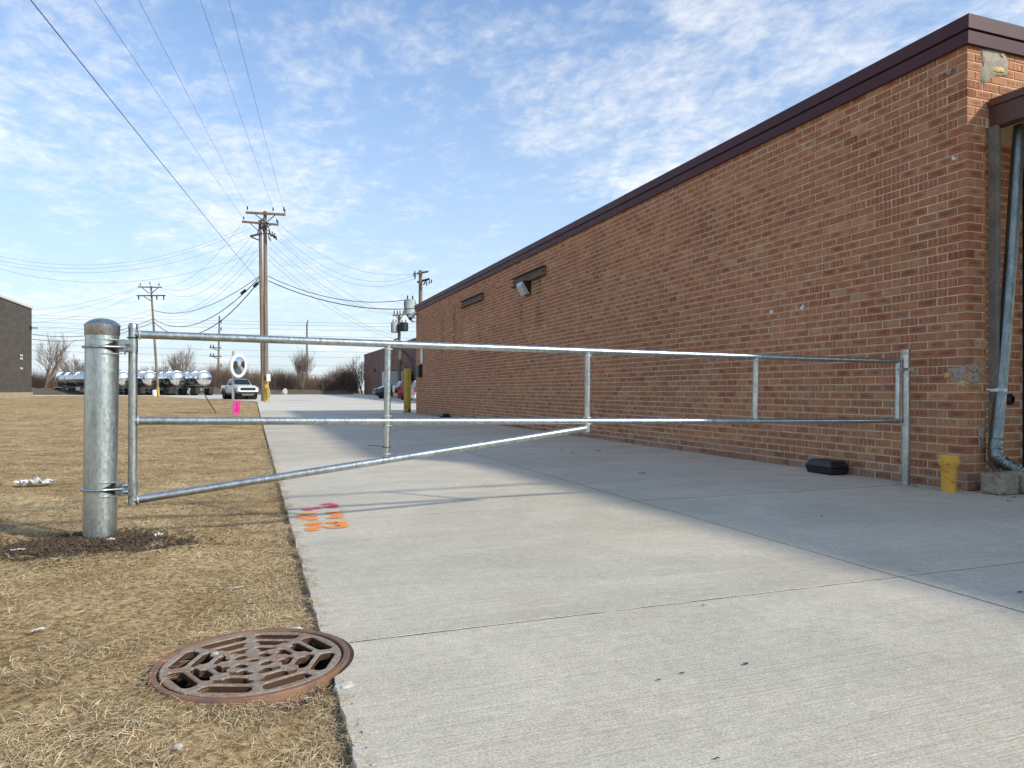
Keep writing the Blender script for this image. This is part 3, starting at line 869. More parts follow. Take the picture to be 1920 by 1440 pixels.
# ================================================================== CANOPY at the front corner
cx = 6.425
can = empty('canopy', 'dark brown metal canopy with gutter sticking out from the near corner of the brick building', 'canopy', (cx, 4.66, 0))
b = MB()
GUT = [(0.0, 3.36), (0.0, 3.545), (-0.02, 3.55), (-0.02, 3.615), (0.02, 3.615), (0.02, 3.60), (0.12, 3.60), (0.12, 3.36)]
y1, y0 = 4.675, -5.0
sk = 0.065  # skews the unseen run outward so its shadow edge falls nearer the wall
b.v = [(cx+o_, y1, z) for o_, z in GUT] + [(cx+o_+sk*(y1-y0), y0, z) for o_, z in GUT]
n = len(GUT)
for j in range(n): b.f.append((j, (j+1) % n, n+(j+1) % n, n+j))
b.f += [tuple(range(n)), tuple(range(2*n-1, n-1, -1))]
b.build('gutter', M['gutter'], can, world=True)
b = MB(); b.v = [(cx+0.121, y1, 3.56), (cx+7.5, y1, 3.56), (cx+7.5, y0, 3.56), (cx+0.121+sk*(y1-y0), y0, 3.56)]; b.v += [(x, y, 3.595) for x, y, z in b.v]  # unseen sheet, widened to keep sun off the recess
b.f = [(0,1,2,3), (7,6,5,4), (0,4,5,1), (1,5,6,2), (2,6,7,3), (3,7,4,0)]
b.build('roof_sheet', M['steel_dark'], can, world=True)
yb = 4.18
xb = cx+sk*(y1-yb)-0.002
MB().box(xb-0.020, xb-0.002, yb-0.022, yb+0.022, 3.40, 3.66).build('gutter_strap', M['gutter'], can, world=True, bevel=0.006)
# post from two weathered boards against the pilaster
b = MB().box(6.408, 6.448, 4.60, 4.68, 0.20, 3.358); b.build('post_board', M['tread_wood'], can, world=True, bevel=0.003, seg=1)
b = MB().box(6.452, 6.500, 4.625, 4.69, 0.20, 3.356); b.build('post_board', M['tread_wood'], can, world=True, bevel=0.003, seg=1)
MB().box(6.62, 6.72, -4.9, -4.8, -0.01, 3.358).build('post', M['tread_wood'], can, world=True)

# ================================================================== DOWNSPOUT, BLOCKS, WALL FITTINGS
ds = empty('downspout', 'galvanised round downspout leaning beside the weathered canopy post, with crimped elbow', 'downspout', (6.62, 4.62, 0))
path = [at(1912, 236, 6.62), at(1905, 330, 6.60), at(1894, 500, 6.58), at(1882, 660, 6.55), at(1873, 770, 6.53), at(1868, 826, 6.50)]
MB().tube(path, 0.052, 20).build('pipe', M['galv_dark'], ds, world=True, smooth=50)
b = MB()
cp = [at(1867, 822, 6.50), at(1866, 842, 6.49), at(1868, 854, 6.47), at(1876, 864, 6.46), at(1888, 871, 6.44), at(1899, 877, 6.42), at(1907, 884, 6.40), at(1911, 893, 6.38)]
fine, rad = [], []
for k in range(len(cp)-1):
    for q in range(6):
        fine.append(cp[k].lerp(cp[k+1], q/6)); rad.append(0.057 + (0.0035 if (k*6+q) % 3 == 0 else -0.0015))
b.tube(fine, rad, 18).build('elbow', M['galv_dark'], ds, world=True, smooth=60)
tie = at(1872, 731, 6.44)
b = MB()
ring = [tie + Vector((0.060*math.cos(t), 0.060*math.sin(t), 0.012*math.cos(t))) for t in [2*math.pi*k/20 for k in range(21)]]
b.tube(ring, 0.006, 6); b.tube([at(1849, 730, 6.40), at(1884, 732, 6.36)], 0.006, 6); b.obox(at(1885, 732, 6.35), XU, YU, ZU, 0.012, 0.01, 0.010)
b.build('band', M['white'], ds, world=True)
def block(name, label, x0, x1, y0, y1, z1, seed, mat):
    r = random.Random(seed)
    bm = bmesh.new(); bmesh.ops.create_cube(bm, size=1)
    bmesh.ops.subdivide_edges(bm, edges=bm.edges[:], cuts=5, use_grid_fill=True)
    for v in bm.verts:
        p = Vector(((v.co.x+0.5)*(x1-x0), (v.co.y+0.5)*(y1-y0), (v.co.z+0.5)*z1))
        d = v.co.normalized()*0.006
        edge = sum(abs(abs(c)-0.5) < 1e-4 for c in v.co)
        n_ = Vector((mnoise.noise(p*16+Vector((seed, 0, 0))), mnoise.noise(p*16+Vector((0, seed, 5))), mnoise.noise(p*16+Vector((9, 0, seed)))))
        v.co = p + n_*(0.006+0.006*(edge > 1)) - d*(1.6 if edge > 1 else 0)*(1+2*abs(n_.x))
    bmesh.ops.recalc_face_normals(bm, faces=bm.faces)
    me = bpy.data.meshes.new(name); bm.to_mesh(me); bm.free(); me.materials.append(mat)
    o = bpy.data.objects.new(name, me); C.objects.link(o); o.location = (x0, y0, 0.0)
    return tag(o, label, 'block', 'blocks at the foot of the canopy post')
block('concrete_block', 'cracked low concrete block beside the yellow pipe stub under the downspout', 6.115, 6.375, 4.36, 4.55, 0.185, 3, M['block'])
block('concrete_block', 'larger concrete block under the downspout elbow at the right edge', 6.388, 6.86, 4.27, 4.58, 0.205, 8, M['block'])

yp = empty('yellow_pipe_stub', 'short yellow painted cast pipe with wide collar beside the brick corner', 'pipe stub', (5.93, 4.70, 0))
MB().lathe([(0.062, -0.02), (0.062, 0.215), (0.066, 0.225), (0.083, 0.255), (0.085, 0.262), (0.085, 0.325), (0.082, 0.334), (0.072, 0.334), (0.070, 0.325), (0.054, 0.25), (0.050, 0.10)], 36).build('pipe', M['yellow_new'], yp, smooth=40)
MB().lathe([(0.0515, 0.16), (0.02, 0.165), (0.001, 0.165)], 24).build('dirt_fill', M['soil'], yp)

def bait_box(label, loc, rz):
    r = empty('bait_box', label, 'bait station', loc, rz, 'rodent bait boxes along the brick wall')
    # tapered lower tray and faceted lid
    def frus(z0, x0, y0, z1, x1, y1):
        b = MB(); b.v = [(-x0,-y0,z0),(x0,-y0,z0),(x0,y0,z0),(-x0,y0,z0),(-x1,-y1,z1),(x1,-y1,z1),(x1,y1,z1),(-x1,y1,z1)]
        b.f = [(0,3,2,1),(4,5,6,7),(0,1,5,4),(1,2,6,5),(2,3,7,6),(3,0,4,7)]; return b
    frus(0.0, 0.185, 0.105, 0.075, 0.205, 0.125).build('tray', M['black'], r, bevel=0.012)
    frus(0.078, 0.207, 0.127, 0.150, 0.165, 0.095).build('lid', M['black'], r, bevel=0.014)
    return r
bait_box('black plastic bait box on the concrete left of the latch post', (5.97, 6.20, 0.001), R(88))
bait_box('small black bait box at the foot of the wall near its far end', (5.98, 23.0, 0.001), R(91))

# two rusty lintel channels and the lamp on the wall
def channel(label, y0, y1, z0, z1, proud):
    r = empty('rusty_channel', label, 'steel channel', (WX, (y0+y1)/2, z0), 0, 'rusty channels high on the brick wall')
    b = MB()
    b.box(WX-proud, WX-0.004, y0, y1, z1-0.012, z1)
    b.box(WX-proud, WX-0.004, y0, y1, z0, z0+0.012)
    b.build('flange', M['dark_rust'], r, world=True)
    MB().box(WX-0.022, WX-0.010, y0+0.002, y1-0.002, z0+0.0125, z1-0.0125).build('web', M['dark_rust'], r, world=True)
    for yy in (y0+0.12, (y0+y1)/2, y1-0.12):
        MB().lathe([(0.02, 0), (0.02, 0.014), (0.012, 0.02)], 8, ((WX-0.045), yy, (z0+z1)/2), 'X').build('bolt', M['steel_dark'], r, world=True)
    return r
def wall_yz(px, py): return SX(px, py)
(ya, za), (yb_, zb_) = wall_yz(1024, 487), wall_yz(963, 522)
channel('longer rusty steel channel above the wall lamp', min(ya, yb_), max(ya, yb_), 3.50, 3.72, 0.085)
(ya, za), (yb_, zb_) = wall_yz(907, 537), wall_yz(866, 558)
channel('shorter rusty steel channel farther along the brick wall', min(ya, yb_), max(ya, yb_), 3.50, 3.70, 0.085)
yl, zl = wall_yz(990, 520)
wl = empty('wall_lamp', 'black wall pack lamp with clear prism lens under the longer rusty channel', 'wall lamp', (WX, yl, 3.20))
b = MB(); w = 0.20
b.v = [(0,-w,0.0),(0,w,0.0),(0,w,0.30),(0,-w,0.30),(-0.10,-w,0.30),(-0.10,w,0.30),(-0.20,-w,0.14),(-0.20,w,0.14)]
b.v = [(-0.004,-w,0.0),(-0.004,w,0.0),(-0.004,w,0.32),(-0.004,-w,0.32),(-0.20,-w,0.30),(-0.20,w,0.30),(-0.02,-w,0.0),(-0.02,w,0.0)]
b.f = [(0,1,2,3),(3,2,5,4),(4,5,7,6),(6,7,1,0),(0,3,4,6),(1,7,5,2)]
b.build('housing', M['black'], wl, bevel=0.008)
b = MB(); w2 = 0.185
b.v = [(-0.205,-w2,0.285),(-0.205,w2,0.285),(-0.032,-w2,0.004),(-0.032,w2,0.004),(-0.235,-w2*0.9,0.20),(-0.235,w2*0.9,0.20),(-0.125,-w2*0.9,-0.015),(-0.125,w2*0.9,-0.015)]
b.f = [(0,1,5,4),(4,5,7,6),(6,7,3,2),(0,4,6,2),(1,3,7,5),(0,2,3,1)]
b.build('lens', M['lamp_clear'], wl)
# fittings at the far end of the wall
yc = 27.85
sc = empty('security_camera', 'white security camera on a bracket at the far top corner of the brick wall', 'camera', (WX, yc, 3.95))
MB().lathe([(0.055, -0.03), (0.055, 0.0), (0.03, 0.0), (0.03, 0.10)], 14, (-0.10, 0, 0.0), 'X').build('bracket', M['rust'], sc)
MB().tube([(-0.10, 0, 0.0), (-0.20, -0.03, -0.05)], 0.04, 12).build('arm', M['white'], sc, smooth=50)
MB().tube([(-0.14, 0.02, 0.02), (-0.36, -0.22, -0.20)], [0.075, 0.085], 14).build('body', M['white'], sc, smooth=50)
MB().tube([(-0.362, -0.222, -0.202), (-0.375, -0.236, -0.215)], [0.07, 0.06], 14).build('lens', M['black'], sc, smooth=50)
wb = empty('wall_box', 'flat black box fixed to the far end of the brick wall', 'box', (WX, wall_yz(789, 697)[0], 1.45))
MB().box(-0.14, -0.004, -0.26, 0.26, 0, 0.46).build('case', M['black'], wb, bevel=0.012)
MB().box(-0.147, -0.1405, -0.22, 0.22, 0.04, 0.42).build('cover', M['steel_dark'], wb)
ya_, _ = wall_yz(791, 672)
ws = MB(); ws.v = [(-0.004, -0.17, 0.0), (-0.004, -0.17, 0.42), (-0.004, 0.0, 0.66), (-0.004, 0.17, 0.42), (-0.004, 0.17, 0.0)]
ws.v += [(-0.02, y_, z_) for _, y_, z_ in ws.v]
ws.f = [(0,1,2,3,4), (9,8,7,6,5)] + [(j, (j+1) % 5, 5+(j+1) % 5, 5+j) for j in range(5)]
tag(ws.build('arrow_sign', M['white'], None, loc=(WX, ya_, 1.98)), 'white upward-pointing arrow plate on the far end of the wall', 'sign')
rv = empty('round_vent', 'round black pipe flange on the recessed brick behind the downspout', 'vent', (7.13, 4.99, 0.83))
MB().lathe([(0.055, 0.02), (0.055, -0.02), (0.03, -0.035), (0.028, -0.01), (0.001, -0.005)], 20, (0,0,0), 'Y').build('flange', M['black'], rv, smooth=40)

# ================================================================== SWING GATE
def gate_pt(px, py):
    s = (px-960)/F_PX
    t = (2.448+4.22*s)/(6.258-2.66*s)
    return at(px, py, 4.22+2.66*t)
hx, hy = -0.857, 4.79
hp = empty('hinge_post', 'thick galvanised steel hinge post with domed cap standing in bare soil on the lawn', 'gate post', (hx, hy, 0))
LEAN = 0.012
def shear(b): b.v = [(x+LEAN*z*0.9, y, z) for x, y, z in b.v]; return b
shear(MB().lathe([(0.0893, -0.25), (0.0893, 1.265), (0.0893, 1.27)], 56)).build('pipe', M['galv_post'], hp, smooth=40)
shear(MB().lathe([(0.0918, 1.245), (0.0930, 1.247), (0.0932, 1.292), (0.0955, 1.303), (0.0955, 1.307), (0.085, 1.320), (0.068, 1.332), (0.05, 1.341), (0.025, 1.346), (0.002, 1.348)], 56)).build('cap', M['galv_clean'], hp, smooth=35)
gd = (Vector((5.93, 5.16, 0)) - Vector((hx, hy, 0))).normalized()       # along the closed gate
gn = Vector((gd.y, -gd.x, 0))                                            # towards the camera
for zz in (1.176, 0.338):
    c0 = Vector((hx+LEAN*zz*0.9, hy, zz))-Vector(hp.location)
    b = MB()
    rr = 0.0893+0.008
    a0 = math.atan2(gd.y, gd.x)
    arc = [c0 + Vector((rr*math.cos(a0+t), rr*math.sin(a0+t), 0)) for t in [R(-62)-R(236)*k/26 for k in range(27)]]
    arc = [arc[0] + gd*0.085 - gn*0.01] + arc + [arc[-1] + gd*0.085 + gn*0.01]
    b.tube(arc, 0.0085, 8).build('u_bolt', M['galv_clean'], hp, smooth=60)
    # saddle plate with its open folded flanges
    b = MB()
    sad = []
    for k in range(9):
        t = R(-88 + 60*k/8) ; sad.append((t, 0.0893+0.003+0.03*(k/8)**2))
    for zz2 in (-0.042, 0.040):
        for k in range(8):
            t0, r0 = sad[k]; t1, r1 = sad[k+1]
            p = [c0+Vector((math.cos(a0+t)*q, math.sin(a0+t)*q, zz2)) for t, q in ((t0, 0.0893), (t0, r0+0.002), (t1, r1+0.002), (t1, 0.0893))]
            p2 = [v+Vector((0, 0, 0.005)) for v in p]
            i = len(b.v); b.v += [tuple(v) for v in p+p2]
            b.f += [(i,i+1,i+2,i+3),(i+7,i+6,i+5,i+4),(i,i+4,i+5,i+1),(i+1,i+5,i+6,i+2),(i+2,i+6,i+7,i+3),(i+3,i+7,i+4,i)]
    pk_ = MB()  # black sheet painted in for the shaded inside of the pocket
    for k in range(8):
        t0 = R(-78+44*k/8); t1 = R(-78+44*(k+1)/8)
        pk_.quad(*[c0+Vector((math.cos(a0+t)*0.0908, math.sin(a0+t)*0.0908, z_)) for t, z_ in ((t0, -0.010-0.003*k), (t1, -0.013-0.003*k), (t1, 0.013+0.003*k), (t0, 0.010+0.003*k))])
    pk_.build('slot_shade', M['black'], hp)
    ce = c0 + gd*0.123 + gn*0.050
    b.obox(ce, gd, gn, ZU, 0.003, 0.035, 0.043)
    b.build('saddle', M['galv_clean'], hp)
    for s_ in (0.018, -0.020):
        MB().tube([ce + gn*0.02 + ZU*s_, ce + gd*0.028 + gn*0.02 + ZU*s_], 0.012, 6).build('nut', M['galv_clean'], hp)

gate = empty('swing_gate', 'long galvanised pipe swing gate closed across the concrete driveway', 'gate', tuple(gate_pt(249, 947)))
PR = 0.0245
tl, tr = gate_pt(252, 627), gate_pt(1686, 677)
ml, mr = gate_pt(252, 789), gate_pt(1686, 788.5)
def rail(name, a, b_, r=PR, sag=0.0):
    pts = [a.lerp(b_, k/16)-Vector((0, 0, sag*4*(k/16)*(1-k/16))) for k in range(17)]
    return MB().tube(pts, r, 22).build(name, M['galv'], gate, smooth=50, world=True)
rail('top_rail', tl, tr, PR, 0.006)
rail('middle_rail', ml, mr, PR, 0.004)
br0, br1 = gate_pt(250, 938), gate_pt(1098, 803)
rail('brace', br0, br1)
def upright(px0, py0, px1, py1, r=0.0228):
    a, b_ = gate_pt(px0, py0), gate_pt(px1, py1)
    return MB().tube([a, b_], r, 22).build('upright', M['galv'], gate, smooth=50, world=True)
upright(249.5, 612, 248.5, 947, 0.0248)
MB().tube([gate_pt(249.6, 606), gate_pt(249.5, 609), gate_pt(249.5, 617)], [0.020, 0.0266, 0.0266], 22).build('pipe_cap', M['galv_clean'], gate, smooth=40, world=True)
upright(728, 648, 724.5, 857); upright(1102, 661, 1101, 810, 0.0222); upright(1417, 671, 1415.5, 786); upright(1684, 679, 1682, 788)
def torus(b, c, ax, R0, r0, n=20, m=6):
    ax = ax.normalized(); ref = Vector((0,0,1)) if abs(ax.z) < 0.9 else Vector((1,0,0))
    u = ax.cross(ref).normalized(); w = ax.cross(u)
    rg = random.Random(int(c.x*1000))
    pts = [c + (u*math.cos(2*math.pi*k/n) + w*math.sin(2*math.pi*k/n))*R0 for k in range(n+1)]
    b.tube(pts, [r0*rg.uniform(0.8, 1.25) for _ in pts], m, caps=False); return b
gdv = (tr-tl).normalized()
for c, ax, r_ in ((gate_pt(728, 655), ZU, 0.027), (gate_pt(726, 780), ZU, 0.027), (gate_pt(726, 798), ZU, 0.027), (gate_pt(724.6, 851), ZU, 0.027),
              (gate_pt(1102, 667), ZU, 0.026), (gate_pt(1101, 783), ZU, 0.026), (gate_pt(1101, 795), ZU, 0.026), (gate_pt(1417, 676), ZU, 0.026), (gate_pt(1415.5, 782), ZU, 0.026),
              (gate_pt(262, 627.5), gdv, 0.027), (gate_pt(259, 789), gdv, 0.027), (gate_pt(259, 936.5), (br1-br0).normalized(), 0.027), (gate_pt(1096, 803.5), (br1-br0).normalized(), 0.027)):
    torus(MB(), c, ax, r_, 0.0045).build('weld_bead', M['weld'], gate, smooth=60, world=True)
# hinge plates welded round the hinge upright
for py0, py1 in ((637, 661), (904, 928)):
    c_t, c_b = gate_pt(249, py0), gate_pt(249, py1)
    MB().tube([c_t, c_b], 0.0282, 22).build('hinge_sleeve', M['galv_clean'], gate, smooth=40, world=True)
    cc = (c_t+c_b)/2
    MB().obox(cc - gd*0.058 + gn*0.026, gd, gn, ZU, 0.060, 0.0035, (c_t.z-c_b.z)/2-0.001).build('hinge_plate', M['galv_clean'], gate, world=True, bevel=0.0015, seg=1)
    for s_ in (0.018, -0.018):
        b = MB(); p = cc - gd*0.085 + gn*0.0300 + ZU*s_
        b.tube([p, p+gn*0.010], 0.0125, 10); b.build('rivet', M['galv_clean'], gate, world=True, smooth=50)
MB().lathe([(0.034, 0.0), (0.036, 0.004), (0.030, 0.006)], 22, gate_pt(249.5, 634)).build('hinge_washer', M['steel_dark'], gate, world=True)
# black cable tie left on the second upright
c = gate_pt(725, 838)
tie_pts = [c + Vector((0.0262*math.cos(t), 0.0262*math.sin(t), 0.002*math.sin(t))) for t in [R(160)+2*math.pi*k/18 for k in range(17)]]
tie_pts = tie_pts + [gate_pt(716, 836.5), gate_pt(702, 835.5), gate_pt(689, 835)]
tag(MB().tube(tie_pts, 0.0028, 6).build('cable_tie', M['black'], None, world=True, loc=tuple(c)), 'black plastic cable tie with loose tail on a gate upright', 'cable tie')

lx, ly = 5.915, 5.14
lp = empty('latch_post', 'slim galvanised latch post set in the concrete beside the brick wall', 'gate post', (lx, ly, 0))
MB().lathe([(0.0408, -0.05), (0.0408, 1.285)], 36).build('pipe', M['galv'], lp, smooth=40)
MB().lathe([(0.0424, 1.265), (0.0430, 1.268), (0.0430, 1.302), (0.043, 1.312), (0.025, 1.318), (0.002, 1.320)], 36).build('cap', M['galv_clean'], lp, smooth=40)
MB().lathe([(0.11, 0.001), (0.10, 0.008), (0.05, 0.014), (0.047, 0.014)], 30).build('grout_collar', M['grey_mortar'], lp)
zc_ = 1.118
b = MB()
b.lathe([(0.0414, zc_-0.012), (0.0448, zc_-0.012), (0.0448, zc_+0.012), (0.0414, zc_+0.012)], 28, close=True)
b.obox(Vector((0.072, -0.006, zc_)), XU, YU, ZU, 0.030, 0.007, 0.016)
b.build('clamp_band', M['weld'], lp)
b = MB(); b.obox(Vector((-0.062, -0.02, zc_+0.006)), XU, YU, ZU, 0.045, 0.024, 0.012); b.build('latch_strap', M['galv_clean'], lp)

# ================================================================== STORM DRAIN
dr = empty('storm_drain', 'rusty round cast iron storm drain grate between the lawn and the driveway edge', 'drain grate', (DRAIN.x, DRAIN.y, 0))
dr.scale = (0.957, 0.957, 1.0)
MB().lathe([(0.309, -0.030), (0.3095, 0.004), (0.313, 0.008), (0.330, 0.008), (0.333, 0.003), (0.333, -0.10), (0.345, -0.115), (0.345, -0.30), (0.285, -0.30), (0.285, -0.031)], 96, close=True).build('frame', M['rust'], dr, smooth=35)
b = MB(); b.lathe([(0.284, -0.031), (0.284, -0.63)], 48); b.f = b.f[:-2]; b.build('shaft', M['pit'], dr)
MB().lathe([(0.29, -0.64), (0.29, -0.60), (0.15, -0.58), (0.001, -0.58)], 32).jitter(0.008, 4).build('silt', M['pit'], dr)
def rrect(cx_, cy_, ang, L, W, taper=0.0, n=4):
    pts = []; r = W*0.42
    hl, hw = L/2, W/2
    for (sx, sy, a0) in ((1, 1, 0), (-1, 1, 90), (-1, -1, 180), (1, -1, 270)):
        hh = hl + (taper if sy > 0 else -taper)
        for k in range(n+1):
            a = R(a0+90*k/n)
            pts.append((sx*(hh-r)+r*math.cos(a), sy*(hw-r)+r*math.sin(a)))
    c_, s_ = math.cos(ang), math.sin(ang)
    # local x is tangential, local y radial
    return [(cx_ - x*s_ + y*c_, cy_ + x*c_ + y*s_) for x, y in pts]
from mathutils.geometry import delaunay_2d_cdt
GR = R(25)
def grate_loops(g):
    """outer rim, then the slots; g opens the slots and trims the rim, for the chamfer"""
    L_ = [[((0.302-g)*math.cos(2*math.pi*k/96), (0.302-g)*math.sin(2*math.pi*k/96)) for k in range(96)]]
    for k in range(8):
        a = GR + R(45*k)
        for rr, L, W, tp in ((0.110, 0.056, 0.044, 0.012), (0.176, 0.108, 0.050, 0.013), (0.245, 0.166, 0.053, 0.002)):
            L_.append(rrect(rr*math.cos(a), rr*math.sin(a), a, L+2*g, W+2*g, tp))
    for k in range(4):
        a = GR + R(22.5+90*k); L_.append(rrect(0.058*math.cos(a), 0.058*math.sin(a), a, 0.046+2*g, 0.034+2*g))
    L_.append([((0.020+g)*math.cos(2*math.pi*k/20), (0.016+g)*math.sin(2*math.pi*k/20)) for k in range(20)])
    return L_
def inside(p, loop):
    c = False; n = len(loop)
    for i in range(n):
        x0, y0 = loop[i]; x1, y1 = loop[(i+1) % n]
        if (y0 > p[1]) != (y1 > p[1]) and p[0] < (x1-x0)*(p[1]-y0)/(y1-y0)+x0: c = not c
    return c
gv, gf = [], []
levels = [(grate_loops(0.0035), 0.0), (grate_loops(0.0), -0.0035), (grate_loops(0.004), -0.026)]
offs = []
for loops, z in levels:
    o_ = []
    for lp2 in loops:
        o_.append(len(gv)); gv += [(x, y, z) for x, y in lp2]
    offs.append(o_)
for a in range(2):
    for q, lp2 in enumerate(levels[a][0]):
        n = len(lp2)
        for k in range(n): gf.append((offs[a][q]+k, offs[a][q]+(k+1) % n, offs[a+1][q]+(k+1) % n, offs[a+1][q]+k))
tl_ = levels[0][0]
flat = [Vector(p) for lp2 in tl_ for p in lp2]
edges = []; st_ = 0
for lp2 in tl_:
    n = len(lp2); edges += [(st_+k, st_+(k+1) % n) for k in range(n)]; st_ += n
vo, eo, fo, ov, oe, of = delaunay_2d_cdt(flat, edges, [], 0, 1e-6)
i0 = len(gv); gv += [(v.x, v.y, 0.0) for v in vo]
for f in fo:
    c = (sum(vo[k].x for k in f)/len(f), sum(vo[k].y for k in f)/len(f))
    if inside(c, tl_[0]) and not any(inside(c, h) for h in tl_[1:]): gf.append(tuple(i0+k for k in f))
b = MB(); b.v = gv; b.f = gf
go = b.build('grate', M['iron_top'], dr); go.location = (0, 0, 0.006); go.rotation_euler = (0, R(0.5), 0)
bm = bmesh.new(); bm.from_mesh(go.data); bmesh.ops.remove_doubles(bm, verts=bm.verts, dist=1e-5); bmesh.ops.recalc_face_normals(bm, faces=bm.faces)
go.data.materials.append(M['dark_rust'])
for f_ in bm.faces: f_.material_index = 1 if abs(f_.normal.z) < 0.45 else 0
bm.to_mesh(go.data); bm.free()
# raised cast dashes on one spoke
b = MB()
for k in range(5):
    a = GR+R(22.5+90); r0 = 0.10+0.022*k
    c = Vector((r0*math.cos(a), r0*math.sin(a), 0.0075))
    b.obox(c, Vector((math.cos(a), math.sin(a), 0)), Vector((-math.sin(a), math.cos(a), 0)), ZU, 0.006, 0.012, 0.0015)
b.build('cast_ribs', M['iron_top'], dr)

def stone(name, label, loc, s, seed, mat, cat='stone', group=None):
    bm = bmesh.new(); bmesh.ops.create_icosphere(bm, subdivisions=2, radius=1)
    for v in bm.verts:
        d = v.co.normalized(); k = 1+0.35*mnoise.noise(d*1.8+Vector((seed*7.1, 0, 0)))+0.12*mnoise.noise(d*5+Vector((seed*3.3, 2, 0)))
        v.co = Vector((d.x*s[0], d.y*s[1], d.z*s[2]))*k
    me = bpy.data.meshes.new(name); bm.to_mesh(me); bm.free(); me.materials.append(mat)
    o = bpy.data.objects.new(name, me); C.objects.link(o); o.location = loc
    return tag(o, label, cat, group)
stone('stone', 'pale broken stone wedged by the near edge of the drain', (0.268, 2.255, -0.012), (0.032, 0.024, 0.026), 1, M['rock'])
stone('stone', 'pale broken stone at the far rim of the drain by the slab edge', (0.150, 2.862, -0.012), (0.034, 0.024, 0.020), 2, M['rock'])
stone('pebble', 'tiny white pebble lying on the drain grate', (-0.125, 2.66, 0.009), (0.012, 0.008, 0.006), 3, M['rock'])

# ================================================================== LAWN DETAIL
# clods of soil round the hinge post
rs = random.Random(5)
b = MB()
for k in range(2600):
    a = rs.uniform(0, 2*math.pi); r = abs(rs.gauss(0, 0.33))
    x = hx + math.cos(a)*r*1.35 - 0.08 + rs.gauss(0, 0.05); y = hy - 0.05 + math.sin(a)*r*0.75
    if math.hypot(x-hx, y-hy) < 0.095 or x > 0.1: continue
    s = rs.uniform(0.004, 0.016)*(1.2-min(1, r))
    i = len(b.v); z = grass_z(x, y)+s*0.4+0.008
    q = [Vector((rs.uniform(.6,1.2)*s*dx, rs.uniform(.6,1.2)*s*dy, rs.uniform(.6,1.1)*s*dz)) for dx, dy, dz in ((1,0,0),(-1,0,0),(0,1,0),(0,-1,0),(0,0,1),(0,0,-1))]
    b.v += [(x+v.x, y+v.y, z+v.z) for v in q]
    b.f += [(i,i+2,i+4),(i+2,i+1,i+4),(i+1,i+3,i+4),(i+3,i,i+4)]
for k in range(320):    # crumbs along the slab edge
    y = rs.uniform(0.9, 12.0); x = EDGE + rs.gauss(0.005, 0.022)
    if math.hypot(x-DRAIN.x, y-DRAIN.y) < DR+0.02: continue
    s = rs.uniform(0.0015, 0.0045); i = len(b.v); z = (0.001 if x > EDGE else grass_z(x, y)+0.012)+s*0.4
    q = [Vector((rs.uniform(.6,1.2)*s*dx, rs.uniform(.6,1.2)*s*dy, rs.uniform(.6,1.1)*s*dz)) for dx, dy, dz in ((1,0,0),(-1,0,0),(0,1,0),(0,-1,0),(0,0,1),(0,0,-1))]
    b.v += [(x+v.x, y+v.y, z+v.z) for v in q]
    b.f += [(i,i+2,i+4),(i+2,i+1,i+4),(i+1,i+3,i+4),(i+3,i,i+4)]
tag(b.build('soil_clods', M['soil']), 'dark crumbs of soil round the hinge post and along the slab edge', 'soil', kind='stuff')
def soil_patch():
    b = MB(); rings, seg = 16, 56
    for k in range(rings+1):
        f = k/rings
        for j in range(seg):
            a = 2*math.pi*j/seg
            R0 = 0.46*(1+0.30*mnoise.noise(Vector((math.cos(a)*1.6, math.sin(a)*1.6, 4))) + 0.14*mnoise.noise(Vector((math.cos(a)*6, math.sin(a)*6, 1))))
            x = hx-0.06+math.cos(a)*R0*1.35*f; y = hy-0.06+math.sin(a)*R0*0.85*f
            x = min(x, 0.1)
            z = grass_z(x, y) + 0.014*(1-f**3) - 0.006 + 0.012*(1-f)*mnoise.noise(Vector((x*14, y*14, 2)))
            b.v.append((x, y, z))
    for k in range(rings):
        for j in range(seg):
            q = (j+1) % seg; b.f.append((k*seg+j, k*seg+q, (k+1)*seg+q, (k+1)*seg+j))
    return b
tag(soil_patch().build('bare_soil', M['soil'], smooth=180), kind='structure')

